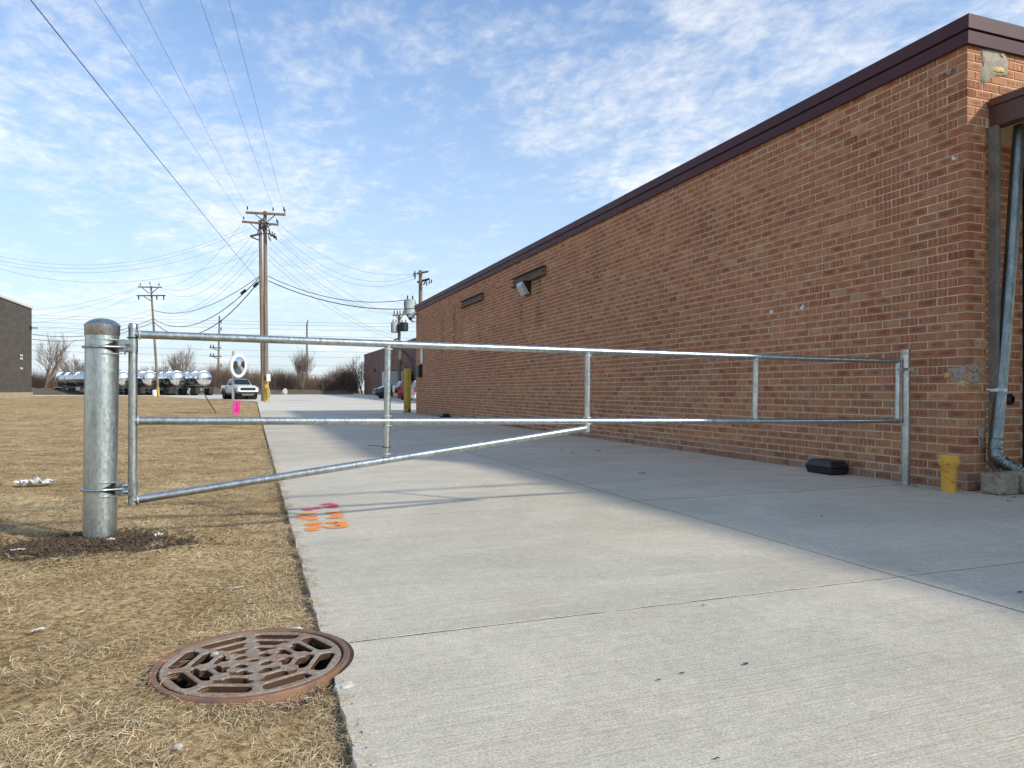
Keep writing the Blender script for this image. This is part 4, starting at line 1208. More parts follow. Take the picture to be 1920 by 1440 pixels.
# dead grass: many small tufts of bent blades set over the lawn
clumps = bpy.data.collections.new('grass_clumps')
def clump(idx, n, spread, hmin, hmax, wid):
    r = random.Random(100+idx); vs_, fs_, cs = [], [], []
    for k in range(n):
        a = r.uniform(0, 2*math.pi); rad = spread*math.sqrt(r.random())
        base = Vector((math.cos(a)*rad, math.sin(a)*rad, -0.004))
        d = r.uniform(0, 2*math.pi) if r.random() < 0.6 else r.gauss(0.6, 0.7)
        L = r.uniform(hmin, hmax); lift = r.choice((0.08, 0.16, 0.25, 0.36, 0.6))*r.uniform(0.7, 1.2)
        dirv = Vector((math.cos(d), math.sin(d), 0)); sd = Vector((-math.sin(d), math.cos(d), 0))
        w = wid*r.uniform(0.6, 1.25)
        tone = r.random()
        if tone < 0.50: c = (0.68, 0.53, 0.30)
        elif tone < 0.74: c = (0.78, 0.66, 0.45)
        elif tone < 0.92: c = (0.48, 0.335, 0.18)
        else: c = (0.20, 0.13, 0.075)
        kk = r.uniform(0.8, 1.15); c = tuple(x*kk for x in c)
        i0 = len(vs_); tw = r.uniform(-0.5, 0.5)
        for s, t in enumerate((0.0, 0.4, 0.75, 1.0)):
            p = base + dirv*(L*t*math.cos(lift)) + ZU*(L*(math.sin(lift)*t*(1.35-0.75*t))) + sd*(tw*L*t*t*0.6)
            ww = w*(1-0.8*t)
            tilt = ZU*ww*0.5*math.sin(k)
            vs_ += [p-sd*ww-tilt, p+sd*ww+tilt]
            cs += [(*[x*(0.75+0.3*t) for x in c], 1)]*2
        for s in range(3):
            q = i0+s*2; fs_.append((q, q+1, q+3, q+2))
    me = bpy.data.meshes.new('grass_tuft'); me.from_pydata([tuple(v) for v in vs_], [], fs_)
    at3 = me.attributes.new('gcol', 'FLOAT_COLOR', 'POINT'); at3.data.foreach_set('color', [x for c in cs for x in c])
    me.materials.append(M['blade'])
    o = bpy.data.objects.new('grass_tuft', me); clumps.objects.link(o)
for i in range(7): clump(i, 60, 0.075, 0.014, 0.046, 0.00105)
pts, scl = [], []
rg = random.Random(21)
def free(x, y):
    if math.hypot(x-DRAIN.x, y-DRAIN.y) < DR+0.005: return False
    q = math.hypot((x+0.92)/1.25, (y-4.73)/0.78)
    if q < 0.52 and rg.random() < 0.96*(1-q/0.52)**0.7: return False
    return x < EDGE-0.012
def scatter(n, x0, x1, y0, y1, s0, s1, keep=None):
    k = 0
    while k < n:
        x = rg.uniform(x0, x1); y = rg.uniform(y0, y1); k += 1
        # leave out what lies far outside the view
        if x < -1.9 - 0.30*(y) - 1.0: continue
        if not free(x, y): continue
        bare = mnoise.noise(Vector((x*1.1, y*1.1, 7.7))) + 0.5*mnoise.noise(Vector((x*3.7, y*3.7, 1.7)))
        if bare < -0.30 and rg.random() < 0.80: continue
        pts.append((x, y, grass_z(x, y))); scl.append(rg.uniform(s0, s1))
scatter(5200, -3.2, EDGE, 0.9, 4.0, 0.75, 1.30)
scatter(9000, -5.5, EDGE, 4.0, 9.0, 0.8, 1.45)
scatter(12000, -9.0, EDGE, 9.0, 20.0, 1.0, 1.9)
scatter(12000, -18.0, EDGE, 20.0, 56.0, 1.5, 2.8)
for k in range(520):   # fringe that hangs over the slab edge
    y = rg.uniform(0.9, 14.0); x = EDGE - abs(rg.gauss(0.0, 0.05)) - 0.015
    if free(x, y): pts.append((x, y, grass_z(x, y)+0.008)); scl.append(rg.uniform(0.7, 1.2))
for k in range(230):   # wisps blown onto the slab edge
    y = rg.uniform(0.9, 12.0); x = EDGE + rg.uniform(-0.02, 0.035)
    if math.hypot(x-DRAIN.x, y-DRAIN.y) > DR+0.03: pts.append((x, y, 0.002)); scl.append(rg.uniform(0.30, 0.75))
for k in range(40):    # grass trapped round the drain frame
    a = rg.uniform(0, 6.283); r_ = DR*rg.uniform(0.97, 1.06)
    x, y = DRAIN.x+math.cos(a)*r_, DRAIN.y+math.sin(a)*r_
    if x < 0.2: pts.append((x, y, 0.004 if r_ < DR else grass_z(x, y)+0.01)); scl.append(rg.uniform(0.25, 0.6))
pm = bpy.data.meshes.new('dead_grass'); pm.from_pydata(pts, [], [])
sa = pm.attributes.new('scl', 'FLOAT', 'POINT'); sa.data.foreach_set('value', scl)
go_ = bpy.data.objects.new('dead_grass', pm); C.objects.link(go_)
tag(go_, 'short dead straw coloured grass covering the lawn', 'grass', kind='stuff')
ng = bpy.data.node_groups.new('grass_scatter', 'GeometryNodeTree')
ng.interface.new_socket('Geometry', in_out='INPUT', socket_type='NodeSocketGeometry')
ng.interface.new_socket('Geometry', in_out='OUTPUT', socket_type='NodeSocketGeometry')
gi = ng.nodes.new('NodeGroupInput'); gout = ng.nodes.new('NodeGroupOutput')
ip = ng.nodes.new('GeometryNodeInstanceOnPoints'); ci = ng.nodes.new('GeometryNodeCollectionInfo')
ci.inputs['Collection'].default_value = clumps; ci.inputs['Separate Children'].default_value = True; ci.inputs['Reset Children'].default_value = True
rv_ = ng.nodes.new('FunctionNodeRandomValue'); rv_.data_type = 'FLOAT_VECTOR'
rv_.inputs[0].default_value = (-0.14, -0.14, 0); rv_.inputs[1].default_value = (0.14, 0.14, 6.283)
na = ng.nodes.new('GeometryNodeInputNamedAttribute'); na.data_type = 'FLOAT'; na.inputs[0].default_value = 'scl'
mp_ = ng.nodes.new('GeometryNodeMeshToPoints')
ng.links.new(gi.outputs[0], mp_.inputs[0]); ng.links.new(mp_.outputs[0], ip.inputs['Points'])
ng.links.new(ci.outputs[0], ip.inputs['Instance']); ip.inputs['Pick Instance'].default_value = True
ng.links.new(rv_.outputs[0], ip.inputs['Rotation']); ng.links.new(na.outputs[0], ip.inputs['Scale'])
ng.links.new(ip.outputs[0], gout.inputs[0])
md = go_.modifiers.new('scatter', 'NODES'); md.node_group = ng

# litter
def crumple(name, label, cat, loc, s, seed, mat, flat=0.35):
    bm = bmesh.new(); bmesh.ops.create_grid(bm, x_segments=9, y_segments=7, size=0.5)
    for v in bm.verts:
        n1 = mnoise.noise(Vector((v.co.x*4+seed, v.co.y*4, 0))); n2 = mnoise.noise(Vector((v.co.x*9, v.co.y*9+seed, 3)))
        v.co = Vector((v.co.x*s[0]*(1+0.5*n2), v.co.y*s[1]*(1+0.5*n1), 0.006+(abs(n1)+0.5*abs(n2))*s[2]))
    me = bpy.data.meshes.new(name); bm.to_mesh(me); bm.free(); me.materials.append(mat)
    for p in me.polygons: p.use_smooth = True
    o = bpy.data.objects.new(name, me); C.objects.link(o); o.location = loc; o.rotation_euler = (0, 0, seed)
    return tag(o, label, cat)
def lawn_at(px, py):
    Z = (CAM_H-0.0)*F_PX/(py-732)
    for _ in range(4):
        p = at(px, py, Z); Z = (CAM_H-grass_z(p.x, p.y)-0.01)*F_PX/(py-732)
    p = at(px, py, Z); return (p.x, p.y, grass_z(p.x, p.y)+0.012)
crumple('rag', 'crumpled white rag on the lawn left of the hinge post', 'rag', lawn_at(68, 911), (0.30, 0.15, 0.09), 0.2, M['paper'])
crumple('paper_scrap', 'torn white scrap on the soil just right of the hinge post', 'litter', lawn_at(298, 1007), (0.05, 0.035, 0.03), 1.2, M['paper'])
crumple('paper_scrap', 'small flat white scrap on the grass right of the lawn centre', 'litter', lawn_at(449, 1104), (0.040, 0.014, 0.003), 0.5, M['paper'])
crumple('paper_scrap', 'pale scrap on the soil at the left edge', 'litter', lawn_at(36, 1034), (0.07, 0.02, 0.012), 0.3, M['paper'])
crumple('paper_scrap', 'pale shred in the grass near the lower left edge', 'litter', lawn_at(72, 1185), (0.05, 0.02, 0.01), 0.9, M['paper'])
stone('stone', 'small pale stone in the dead grass at the bottom left', lawn_at(333, 1401), (0.012, 0.010, 0.008), 6, M['rock'])
stone('stone', 'pale stone lying against the foot of the hinge post', (hx+0.075, hy-0.115, grass_z(hx+.075, hy-.115)+0.012), (0.026, 0.016, 0.012), 7, M['rock'])
# leaves and crumbs on the concrete
LV = [('dark curled leaf on the concrete in front of the wall, left of two small ones', 1052, 844, 0.055), ('larger dark leaf on the concrete near the wall below the gate', 1122, 846, 0.075),
      ('thin dark leaf lying left of the larger leaf near the wall', 1073, 850, 0.05), ('small leaf nearest the brick wall behind the gate', 1199, 847, 0.05),
      ('dark leaf on the shaded concrete right of the gate brace', 1203, 889, 0.07), ('brown leaf on the concrete in front of the blocks', 1893, 941, 0.05),
      ('leaf tucked against the larger concrete block', 1900, 934, 0.05), ('dark twig scrap at the right edge on the shaded slab', 1912, 1112, 0.035),
      ('tiny dark chip right of the longitudinal joint', 1541, 969, 0.03), ('black crumb in the lit middle of the near slab', 1236, 1277, 0.016),
      ('dark splinter on the near slab above the black crumb', 1279, 1264, 0.018), ('black crumb at the bottom of the near slab', 1344, 1425, 0.016),
      ('thin dark splinter near the transverse joint', 1321, 1137, 0.02), ('longer dark splinter in the lit middle of the near slab', 1398, 1247, 0.02),
      ('small black crumb between the gate shadows', 906, 909, 0.02), ('black crumb close to the gate shadow', 640, 958, 0.02)]
rl = random.Random(9)
for label, px, py, s in LV:
    x, y = GP(px, py)
    bm = bmesh.new(); n = 10
    c = bm.verts.new((0, 0, 0.35))
    rim = []
    for k in range(n):
        a = 2*math.pi*k/n; r = 1+0.35*math.sin(3*a+rl.random())*rl.random()
        rim.append(bm.verts.new((math.cos(a)*r, math.sin(a)*r*rl.uniform(0.3, 0.5), rl.uniform(0.05, 0.6))))
    for k in range(n): bm.faces.new((c, rim[k], rim[(k+1) % n]))
    me = bpy.data.meshes.new('dead_leaf'); bm.to_mesh(me); bm.free(); me.materials.append(M['leaf'])
    o = bpy.data.objects.new('dead_leaf' if s > 0.03 else 'dark_crumb', me); C.objects.link(o)
    o.location = (x, y, 0.003); o.scale = (s*0.55, s*0.55, s*0.4); o.rotation_euler = (0, 0, rl.uniform(-0.4, 0.4))
    tag(o, label, 'leaf' if s > 0.03 else 'debris')

# ================================================================== BOLLARD, MIRROR, SIGN
bo = empty('bollard', 'tall yellow bollard with chipped black base at the far corner of the brick building', 'bollard', (5.93, 28.85, 0))
MB().lathe([(0.148, -0.02), (0.148, 1.79), (0.142, 1.81), (0.10, 1.815), (0.001, 1.815)], 32).build('pipe', M['yellow_old'], bo, smooth=40)
MB().lathe([(0.20, 0.004), (0.19, 0.02), (0.149, 0.022)], 32).build('footing', M['grey_mortar'], bo)

mb = at(437, 775, 27.9); mb.z = grass_z(mb.x, mb.y)
mr_ = empty('traffic_mirror', 'round convex traffic mirror with white rim on a steel post beside the driveway', 'traffic mirror', tuple(mb))
MB().box(-0.045, 0.045, -0.045, 0.045, -0.1, 2.48).build('post', M['galv_post'], mr_, bevel=0.006)
mc = at(446.5, 686, 27.6)
face = Vector((0.80, -0.62, -0.05)).normalized()
def disc(prof, name, mat, n=40):
    b = MB().lathe(prof, n, (0,0,0), 'Z'); q = face.to_track_quat('Z', 'Y').to_matrix().to_4x4()
    b.xf(Matrix.Translation(mc-mb) @ q); return b.build(name, mat, mr_, smooth=40)
disc([(0.46, -0.05), (0.475, -0.02), (0.475, 0.03), (0.455, 0.05), (0.36, 0.055), (0.35, 0.03)], 'rim', M['white'])
disc([(0.362, 0.02), (0.355, 0.038), (0.30, 0.062), (0.22, 0.088), (0.12, 0.106), (0.05, 0.111), (0.001, 0.112)], 'mirror_glass', M['chrome'])
b = MB(); b.tube([Vector((0.0, -0.05, mc.z-mb.z)), mc-mb-face*0.05], 0.035, 10); b.build('bracket', M['galv_clean'], mr_)
b = MB(); b.tube([Vector((-0.02, -0.05, mc.z-mb.z-0.35)), mc-mb-face*0.04-ZU*0.30], 0.012, 8); b.build('bracket_strut', M['galv_clean'], mr_)
pb = at(442.5, 776.5, 27.3); pb.z = grass_z(pb.x, pb.y)
pk = empty('pink_board', 'bright pink notice board leaning on the mirror post', 'sign', tuple(pb), R(-14))
b = MB(); b.v = [(-0.10,0,0.0),(0.12,0,0.0),(0.15,0.10,0.52),(-0.15,0.10,0.52)]; b.v += [(x, y+0.02, z) for x, y, z in b.v]
b.f = [(0,1,2,3),(7,6,5,4),(0,4,5,1),(1,5,6,2),(2,6,7,3),(3,7,4,0)]; b.build('panel', M['pink'], pk)
def lean(x0, x1, z0, z1): 
    return [(x0, z0*0.19-0.004, z0), (x1, z0*0.19-0.004, z0), (x1, z1*0.19-0.004, z1), (x0, z1*0.19-0.004, z1)]
b = MB()
b.quad(*lean(0.01, 0.03, 0.26, 0.46)); b.quad(*lean(-0.05, 0.10, 0.195, 0.215)); b.quad(*lean(-0.05, 0.10, 0.13, 0.145))
b.build('printed_marks', M['black'], pk)
r0 = at(384.5, 742, 30.5); r1 = at(407, 772, 28.6); r1.z = grass_z(r1.x, r1.y)-0.05
tag(MB().tube([r0, r1], 0.022, 8).build('leaning_rod', M['wire'], None, world=True, loc=tuple(r1)), 'black rod sticking slanted out of the lawn left of the traffic mirror', 'rod')

# ================================================================== FAR BUILDINGS
def far_brick(name, c1, c2, mort, sx, rows):
    m = NT(name)
    br = m.n('ShaderNodeTexBrick', Scale=1.0); 
    br.inputs['Brick Width'].default_value = sx; br.inputs['Row Height'].default_value = rows; br.inputs['Mortar Size'].default_value = 0.012
    br.inputs['Color1'].default_value = (*c1, 1); br.inputs['Color2'].default_value = (*c2, 1); br.inputs['Mortar'].default_value = (*mort, 1)
    t = m.n('ShaderNodeNewGeometry'); s = m.n('ShaderNodeSeparateXYZ'); m.l(t.outputs['Position'], s.inputs[0])
    cb = m.n('ShaderNodeCombineXYZ'); m.l(m.math('ADD', s.outputs[0], s.outputs[1]), cb.inputs[0]); m.l(s.outputs[2], cb.inputs[1])
    m.l(cb.outputs[0], br.inputs['Vector'])
    n = m.noise(m.geo((0.5, 0.5, 2.0)), 1.0, 4.0, 0.65)
    c = m.mix(m.ramp(n, 0.3, 0.7), m.mix(1.0, br.outputs['Color'], (0.78, 0.78, 0.78), 'MULTIPLY'), br.outputs['Color'])
    m.set(Base_Color=c, Roughness=0.9, Specular_IOR_Level=0.2); return m.m
M['grey_brick'] = far_brick('grey_brown_brick', (0.115, 0.098, 0.084), (0.088, 0.074, 0.064), (0.15, 0.13, 0.11), 0.40, 0.20)
M['far_brick'] = far_brick('far_brown_brick', (0.235, 0.125, 0.095), (0.19, 0.10, 0.078), (0.25, 0.18, 0.15), 0.30, 0.16)
M['footing'] = plain('tan_foundation', (0.40, 0.33, 0.22), 0.9, 0, 0.15, 0.8)
M['far_white'] = plain('far_white_wall', (0.62, 0.60, 0.56), 0.8, 0, 0.1, 0.3)
M['light_box'] = plain('pale_trailer_skin', (0.42, 0.45, 0.47), 0.45, 0.1, 0.1, 0.6)

lbx, lby = -23.5, 93.7
lb = empty('grey_brick_warehouse', 'tall windowless grey brown brick building on the lawn at the left edge', 'building', (lbx, lby, 0))
MB().box(-50, lbx, 42, lby, 0.72, 10.1).build('wall', M['grey_brick'], lb, world=True)
MB().box(-50.1, lbx+0.10, 41.9, lby+0.05, -0.4, 0.715).build('foundation', M['footing'], lb, world=True)
MB().box(-50.1, lbx+0.12, 41.9, lby+0.12, 10.102, 10.33).build('parapet_cap', M['far_white'], lb, world=True)
for yy, zz in ((89.6, 4.7), (90.1, 4.7), (89.6, 4.35), (90.1, 4.35), (89.6, 3.3), (90.1, 3.3)):
    MB().box(lbx+0.002, lbx+0.05, yy-0.10, yy+0.10, zz-0.10, zz+0.10).build('wall_plate', M['white'], lb, world=True)
b = MB().box(lbx+0.004, lbx+0.16, lby-0.9, lby-0.5, 7.75, 8.1); b.box(lbx+0.16, lbx+0.75, lby-0.8, lby-0.6, 7.86, 7.96); b.build('flood_lamp', M['steel_dark'], lb, world=True)

rbx = 17.5
rbd = empty('panelled_brick_building', 'long brown brick building with dark vertical joints beyond the parked cars', 'building', (rbx, 121, 0))
yj = [121.0, 112.5, 106.5, 94.0, 88.0, 82.0, 76.0, 70.0, 64.0, 58.0, 50.0, 42.0]
for k in range(len(yj)-1):
    MB().box(rbx, rbx+0.35, yj[k+1]+0.10, yj[k]-0.10, 0.0, 6.75).build('wall_panel', M['far_brick'], rbd, world=True)
MB().box(rbx+0.10, 44, 42, 120.9, -0.3, 6.70).build('wall_core', M['steel_dark'], rbd, world=True)
MB().box(rbx-0.06, 44.1, 41.9, 121.1, 6.76, 6.95).build('coping', M['coping'], rbd, world=True)
for yy, zz in ((109.3, 4.0), (89, 4.4), (79, 4.4)):
    MB().box(rbx-0.25, rbx-0.004, yy-0.22, yy+0.22, zz-0.2, zz+0.25).build('wall_lamp', M['steel_dark'], rbd, world=True)
for k in range(5):
    yy = 118.5-2.1*k
    tag(MB().box(-0.12, 0.12, -0.85, 0.85, 0, 0.14).build('wheel_stop', M['far_white'], None, bevel=0.02, loc=(15.6, yy, lotz(yy)+0.004)),
        ('farthest', 'second farthest', 'middle', 'second nearest', 'nearest')[k]+' white wheel stop at the foot of the panelled building', 'wheel stop', 'wheel stops by the panelled building')
fw = empty('distant_warehouse', 'pale distant warehouse roofline just showing over the thicket', 'building', (22, 330, 0))
MB().box(-8, 18, 330, 350, -0.3, 8.0).build('wall', M['far_white'], fw, world=True)
MB().box(-2, 3.5, 329.7, 340, 8.01, 9.4).build('roof_unit', M['far_white'], fw, world=True)
MB().box(20, 34, 326, 352, -0.3, 5.8).build('annex', M['far_white'], fw, world=True)

# ================================================================== POLES AND WIRES
def pole(name, label, base, top, r0, r1, group=None):
    root = empty(name, label, 'utility pole', tuple(base), 0, group)
    d = Vector(top)-Vector(base)
    pts = [d*(k/8)-(Vector((0,0,0.3)) if k == 0 else Vector((0,0,0))) for k in range(9)]
    MB().tube(pts, [r0+(r1-r0)*k/8 for k in range(9)], 16).build('shaft', M['pole'], root, smooth=60)
    return root
def insul(root, p, s=1.0, up=1):
    prof = [(0.02, 0), (0.06, 0.03), (0.03, 0.05), (0.065, 0.09), (0.03, 0.11), (0.07, 0.15), (0.035, 0.18), (0.05, 0.24), (0.03, 0.30)]
    MB().lathe([(r*s, z*s*up) for r, z in prof], 10, Vector(p)-Vector(root.location)).build('insulator', M['porcelain'], root)
def arm(root, a, b_, w=0.11, h=0.13, mat=None):
    q = Vector(root.location)
    MB().bar(Vector(a)-q, Vector(b_)-q, w, h).build('crossarm', mat or M['pole'], root)
def brace(root, a, b_, r=0.035):
    q = Vector(root.location)
    MB().tube([Vector(a)-q, Vector(b_)-q], r, 6).build('brace', M['steel_dark'], root)

ZP = 54.0
fb = at(499, 754, ZP); fb.z = lotz(fb.y); ft = at(497, 396, ZP)
fp = pole('utility_pole', 'tall front utility pole with yellow painted foot and level top crossarm', fb, ft, 0.192, 0.125, 'utility poles')
d_ = (ft-fb)
MB().tube([d_*0.0, d_*(1.62/d_.z)], [0.199, 0.196], 18).build('yellow_foot', M['pole_yellow'], fp, smooth=60)
arm(fp, at(461, 398.5, ZP-0.2), at(535, 402.5, ZP-0.2), 0.13, 0.17)
brace(fp, at(478, 401, ZP-0.25), at(494, 415, ZP-0.2)); brace(fp, at(516, 403, ZP-0.25), at(502, 415, ZP-0.2))
for px, py in ((464, 393.5), (512, 396), (532, 395), (534, 399)): insul(fp, at(px, py, ZP-0.2), 0.95)
MB().obox(at(503.5, 708, ZP-0.35)-fb, XU, YU, ZU, 0.14, 0.05, 0.27).build('white_tag', M['white'], fp)
MB().tube([at(503, 725, ZP-0.3)-fb, at(506, 742, ZP-0.32)-fb, at(504, 745, ZP-0.3)-fb], 0.06, 8).build('ground_guard', M['footing'], fp)
b = MB()     # riser cables and fuse gear under the crossarm
for k in range(9):
    rr_ = random.Random(k)
    a_ = at(490+rr_.uniform(-3, 14), 408+rr_.uniform(0, 10), ZP-0.25); c_ = at(488+rr_.uniform(-4, 22), 428+rr_.uniform(0, 20), ZP-0.25)
    m_ = (a_+c_)/2 + Vector((rr_.uniform(-.3, .3), 0, rr_.uniform(-.4, .1)))
    b.tube([a_-fb, (a_+m_)/2-fb, m_-fb, (m_+c_)/2-fb, c_-fb], 0.035, 6)
b.build('riser_cables', M['wire'], fp)
b = MB()
for px, py in ((507, 438), (512, 441), (516, 444), (505, 446)):
    p = at(px, py, ZP-0.3)-fb; b.tube([p+Vector((-0.05, 0, 0.28)), p, p+Vector((0.10, 0, -0.22))], [0.05, 0.07, 0.05], 8)
b.build('fuse_cutouts', M['porcelain'], fp)
brace(fp, at(500, 437, ZP-0.2), at(519, 445, ZP-0.4), 0.05)

ZR = 57.5
b2 = at(494, 753, ZR); b2.z = lotz(b2.y); t2 = at(487.5, 413, ZR)
rp = pole('utility_pole', 'grey rear utility pole standing close behind the tall front pole', b2, t2, 0.180, 0.12, 'utility poles')
arm(rp, at(454, 415.5, ZR-0.2), at(522, 421.5, ZR-0.2), 0.13, 0.16)
brace(rp, at(468, 418, ZR-0.25), at(484, 432, ZR-0.2)); brace(rp, at(508, 421, ZR-0.25), at(492, 433, ZR-0.2))
for px, py in ((457, 412), (519, 417), (521, 420)): insul(rp, at(px, py, ZR-0.2), 0.95)
arm(rp, at(470, 443, ZR-1.0), at(491, 437.5, ZR-0.1), 0.14, 0.17, M['steel_dark'])
brace(rp, at(472, 445, ZR-0.8), at(485, 450, ZR-0.1), 0.05)

ZL = 88.0
lb_ = at(297, 744, ZL); lb_.z = lotz(lb_.y); lt = at(283, 536, ZL)
lp_ = pole('utility_pole', 'leaning utility pole with two crossarms in front of the tank trailers', lb_, lt, 0.165, 0.105, 'utility poles')
MB().tube([(0, 0, 0), (lt-lb_)*(1.15/(lt-lb_).z)], [0.171, 0.169], 14).build('yellow_foot', M['pole_yellow'], lp_, smooth=60)
arm(lp_, at(259, 538, ZL-0.2), at(303, 539, ZL-0.2), 0.14, 0.16); arm(lp_, at(256.5, 554.5, ZL-0.2), at(310, 554, ZL-0.2), 0.13, 0.13, M['coping'])
brace(lp_, at(267, 540, ZL-0.2), at(280, 550, ZL-0.2), 0.05); brace(lp_, at(296, 540, ZL-0.2), at(284, 550, ZL-0.2), 0.05); brace(lp_, at(270, 556, ZL-0.2), at(283, 564, ZL-0.2), 0.05)
for px, py, u in ((263, 536, 1), (281, 534, 1), (298, 536, 1), (260, 555, -1), (294, 555, -1), (307, 555, -1)): insul(lp_, at(px, py, ZL-0.2), 1.6 if u < 0 else 1.2, u)

ZD = 150.0
b3 = at(408.5, 741, ZD); b3.z = 0; t3 = at(411.5, 592, ZD)
dp = pole('utility_pole', 'thin distant pole with two short crossarms left of the traffic mirror', b3, t3, 0.24, 0.16, 'utility poles')
for py in (652, 668):
    arm(dp, at(393, py, ZD), at(415, py+0.5, ZD), 0.16, 0.2, M['steel_dark']); brace(dp, at(400, py+1, ZD), at(408, py+5, ZD), 0.07)
    insul(dp, at(395, py, ZD), 2.2); insul(dp, at(400, py, ZD), 2.2)
for py in (606, 620, 688): insul(dp, at(414.5, py, ZD), 2.4)
ZE = 128.0
b4 = at(575.5, 742, ZE); b4.z = 0; t4 = at(575.5, 606, ZE)
ep = pole('utility_pole', 'plain distant pole beside the slim bare tree in the gap', b4, t4, 0.19, 0.14, 'utility poles')
insul(ep, at(577, 606, ZE), 1.8)

ZT1, ZT2 = 75.0, 55.0
b5 = at(748.5, 748, ZT1); b5.z = lotz(b5.y); t5 = at(748.5, 590, ZT1)
tp1 = pole('utility_pole', 'short pole carrying a grey and a black transformer near the parked cars', b5, t5, 0.20, 0.15, 'utility poles')
arm(tp1, at(736, 591.5, ZT1-0.2), at(760, 589.5, ZT1-0.2), 0.13, 0.15)
brace(tp1, at(742, 592, ZT1-0.2), at(748, 600, ZT1-0.2), 0.05); brace(tp1, at(755, 592, ZT1-0.2), at(749, 600, ZT1-0.2), 0.05)
for px in (739, 745, 750, 756): insul(tp1, at(px, 589.5, ZT1-0.2), 1.4)
arm(tp1, at(738, 638, ZT1-0.2), at(749, 634, ZT1-0.2), 0.12, 0.14, M['steel_dark'])
b6 = at(788.5, 742, ZT2); b6.z = lotz(b6.y); t6 = at(788.5, 507, ZT2)
tp2 = pole('utility_pole', 'pole with stub crossarms showing above the far roof corner', b6, t6, 0.19, 0.14, 'utility poles')
arm(tp2, at(782, 513, ZT2+0.4), at(803, 509, ZT2-0.6), 0.11, 0.13); arm(tp2, at(783, 529, ZT2+0.4), at(805, 523, ZT2-0.6), 0.12, 0.14, M['steel_dark'])
for px, py in ((779, 512), (778, 517), (800, 529), (805, 526), (809, 524)): insul(tp2, at(px, py, ZT2-0.4), 0.95, -1)
brace(tp2, at(794, 534, ZT2-0.3), at(800, 525, ZT2-0.5), 0.05)
for px, py in ((778, 514), (776, 518)): insul(tp2, at(px, py, ZT2), 0.9)
def transformer(label, c, r, h, mat, n=18):
    root = empty('transformer', label, 'transformer', tuple(c), 0, 'pole transformers')
    MB().lathe([(r*0.92, 0), (r, 0.04), (r, h*0.93), (r*1.05, h*0.93), (r*1.05, h*0.97), (r*0.7, h)], n).build('tank', mat, root, smooth=40)
    for k in (-1, 1):
        MB().lathe([(0.05, h*0.98), (0.07, h+0.08), (0.035, h+0.12), (0.07, h+0.18), (0.03, h+0.30)], 8, (k*r*0.45, -0.1, 0)).build('bushing', M['porcelain'], root)
        MB().box(k*r*0.95-0.03, k*r*0.95+0.03, -r*0.45, -r*0.30, h*0.1, h*0.85).build('lug', M['steel_dark'], root)
    return root
M['tank_grey'] = chipped('grey_tank_paint', (0.44, 0.47, 0.46), (0.26, 0.10, 0.06), 0.63, 0.67, None, 1.7)
M['tank_plain'] = plain('grey_transformer', (0.46, 0.49, 0.48), 0.5, 0, 0.1, 2.0)
transformer('grey cylindrical transformer left of the short pole', at(739.5, 624, ZT1-0.3), 0.36, 1.12, M['tank_plain'])
transformer('black squat transformer right of the short pole', at(757, 621, ZT1-0.5), 0.44, 0.92, M['black'])
transformer('large grey rust-streaked transformer at the roof corner', at(768.5, 590, ZT2-1.0), 0.44, 1.15, M['tank_grey'])
b = MB()    # drip loops
for k, (a, m_, e) in enumerate(((at(758, 566, ZT2-1.2), at(757, 592, ZT2-1.2), at(775, 605, ZT2-1.2)), (at(759, 580, ZT2-1.2), at(763, 598, ZT2-1.2), at(783, 596, ZT2-1.2)), (at(760, 575, ZT2-1.2), at(762, 603, ZT2-1.2), at(783, 604, ZT2-1.2)))):
    p = [a*(1-t)*(1-t)+m_*2*t*(1-t)+e*t*t for t in [q/10 for q in range(11)]]
    b.tube(p, 0.03, 6)
tag(b.build('drip_loops', M['wire'], None, world=True, loc=tuple(at(768, 590, ZT2))), 'thick black service cables looping under the roof corner transformer', 'cable')
b = MB()
for k, (s0, e0) in enumerate((((745, 652), (776, 688)), ((748, 655), (778, 680)), ((752, 656), (777, 692)))):
    a, e = at(*s0, ZT1-0.3), at(*e0, ZT1-4); m_ = (a+e)/2+Vector((0.2, 0, 0.5))
    b.tube([a*(1-t)*(1-t)+m_*2*t*(1-t)+e*t*t for t in [q/10 for q in range(11)]], 0.055, 6)
tag(b.build('service_cables', M['wire'], None, world=True, loc=tuple(at(750, 655, ZT1))), 'black service cables dropping from the short pole towards the brick corner', 'cable')

def wire(label, a, b_, sag, r=0.011, mat='wire_grey', group=None, n=28):
    a = Vector(a); b_ = Vector(b_)
    p = [a.lerp(b_, k/n)-Vector((0, 0, sag*4*(k/n)*(1-k/n))) for k in range(n+1)]
    o = MB().tube(p, r, 5).build('overhead_wire', M[mat], None, world=True, loc=tuple(a))
    return tag(o, label, 'wire', group or 'overhead wires')
def beyond(a, px, py, Z, L):
    """a point L metres from a on the line from a through the sighted point"""
    q = at(px, py, Z); d = (q-Vector(a)); return Vector(a)+d*(L/d.length)
for lab, s, e, Z, r in (
    ('thick black cable from the poles to the top left corner of the sky', at(484, 526, ZP), (75, 0), 15.0, 0.012),
    ('thin wire rising from the rear crossarm, left of the three front ones', at(457, 411, ZR), (187, 0), 22.5, 0.0075),
    ('leftmost of the three thin wires rising from the front top crossarm', at(464, 391, ZP), (267, 0), 24.0, 0.0065),
    ('middle of the three thin wires rising from the front top crossarm', at(512, 392, ZP), (380, 0), 24.5, 0.0065),
    ('rightmost of the three thin wires rising from the front top crossarm', at(532, 391, ZP), (432, 0), 24.5, 0.0065)):
    wire(lab, s, beyond(s, *e, Z, 75), 0.25, r, 'wire', n=12)
ORD = ('highest', 'second highest', 'middle', 'second lowest', 'lowest')
LEFT = ' thin wire sagging from the pole tops to the left edge'
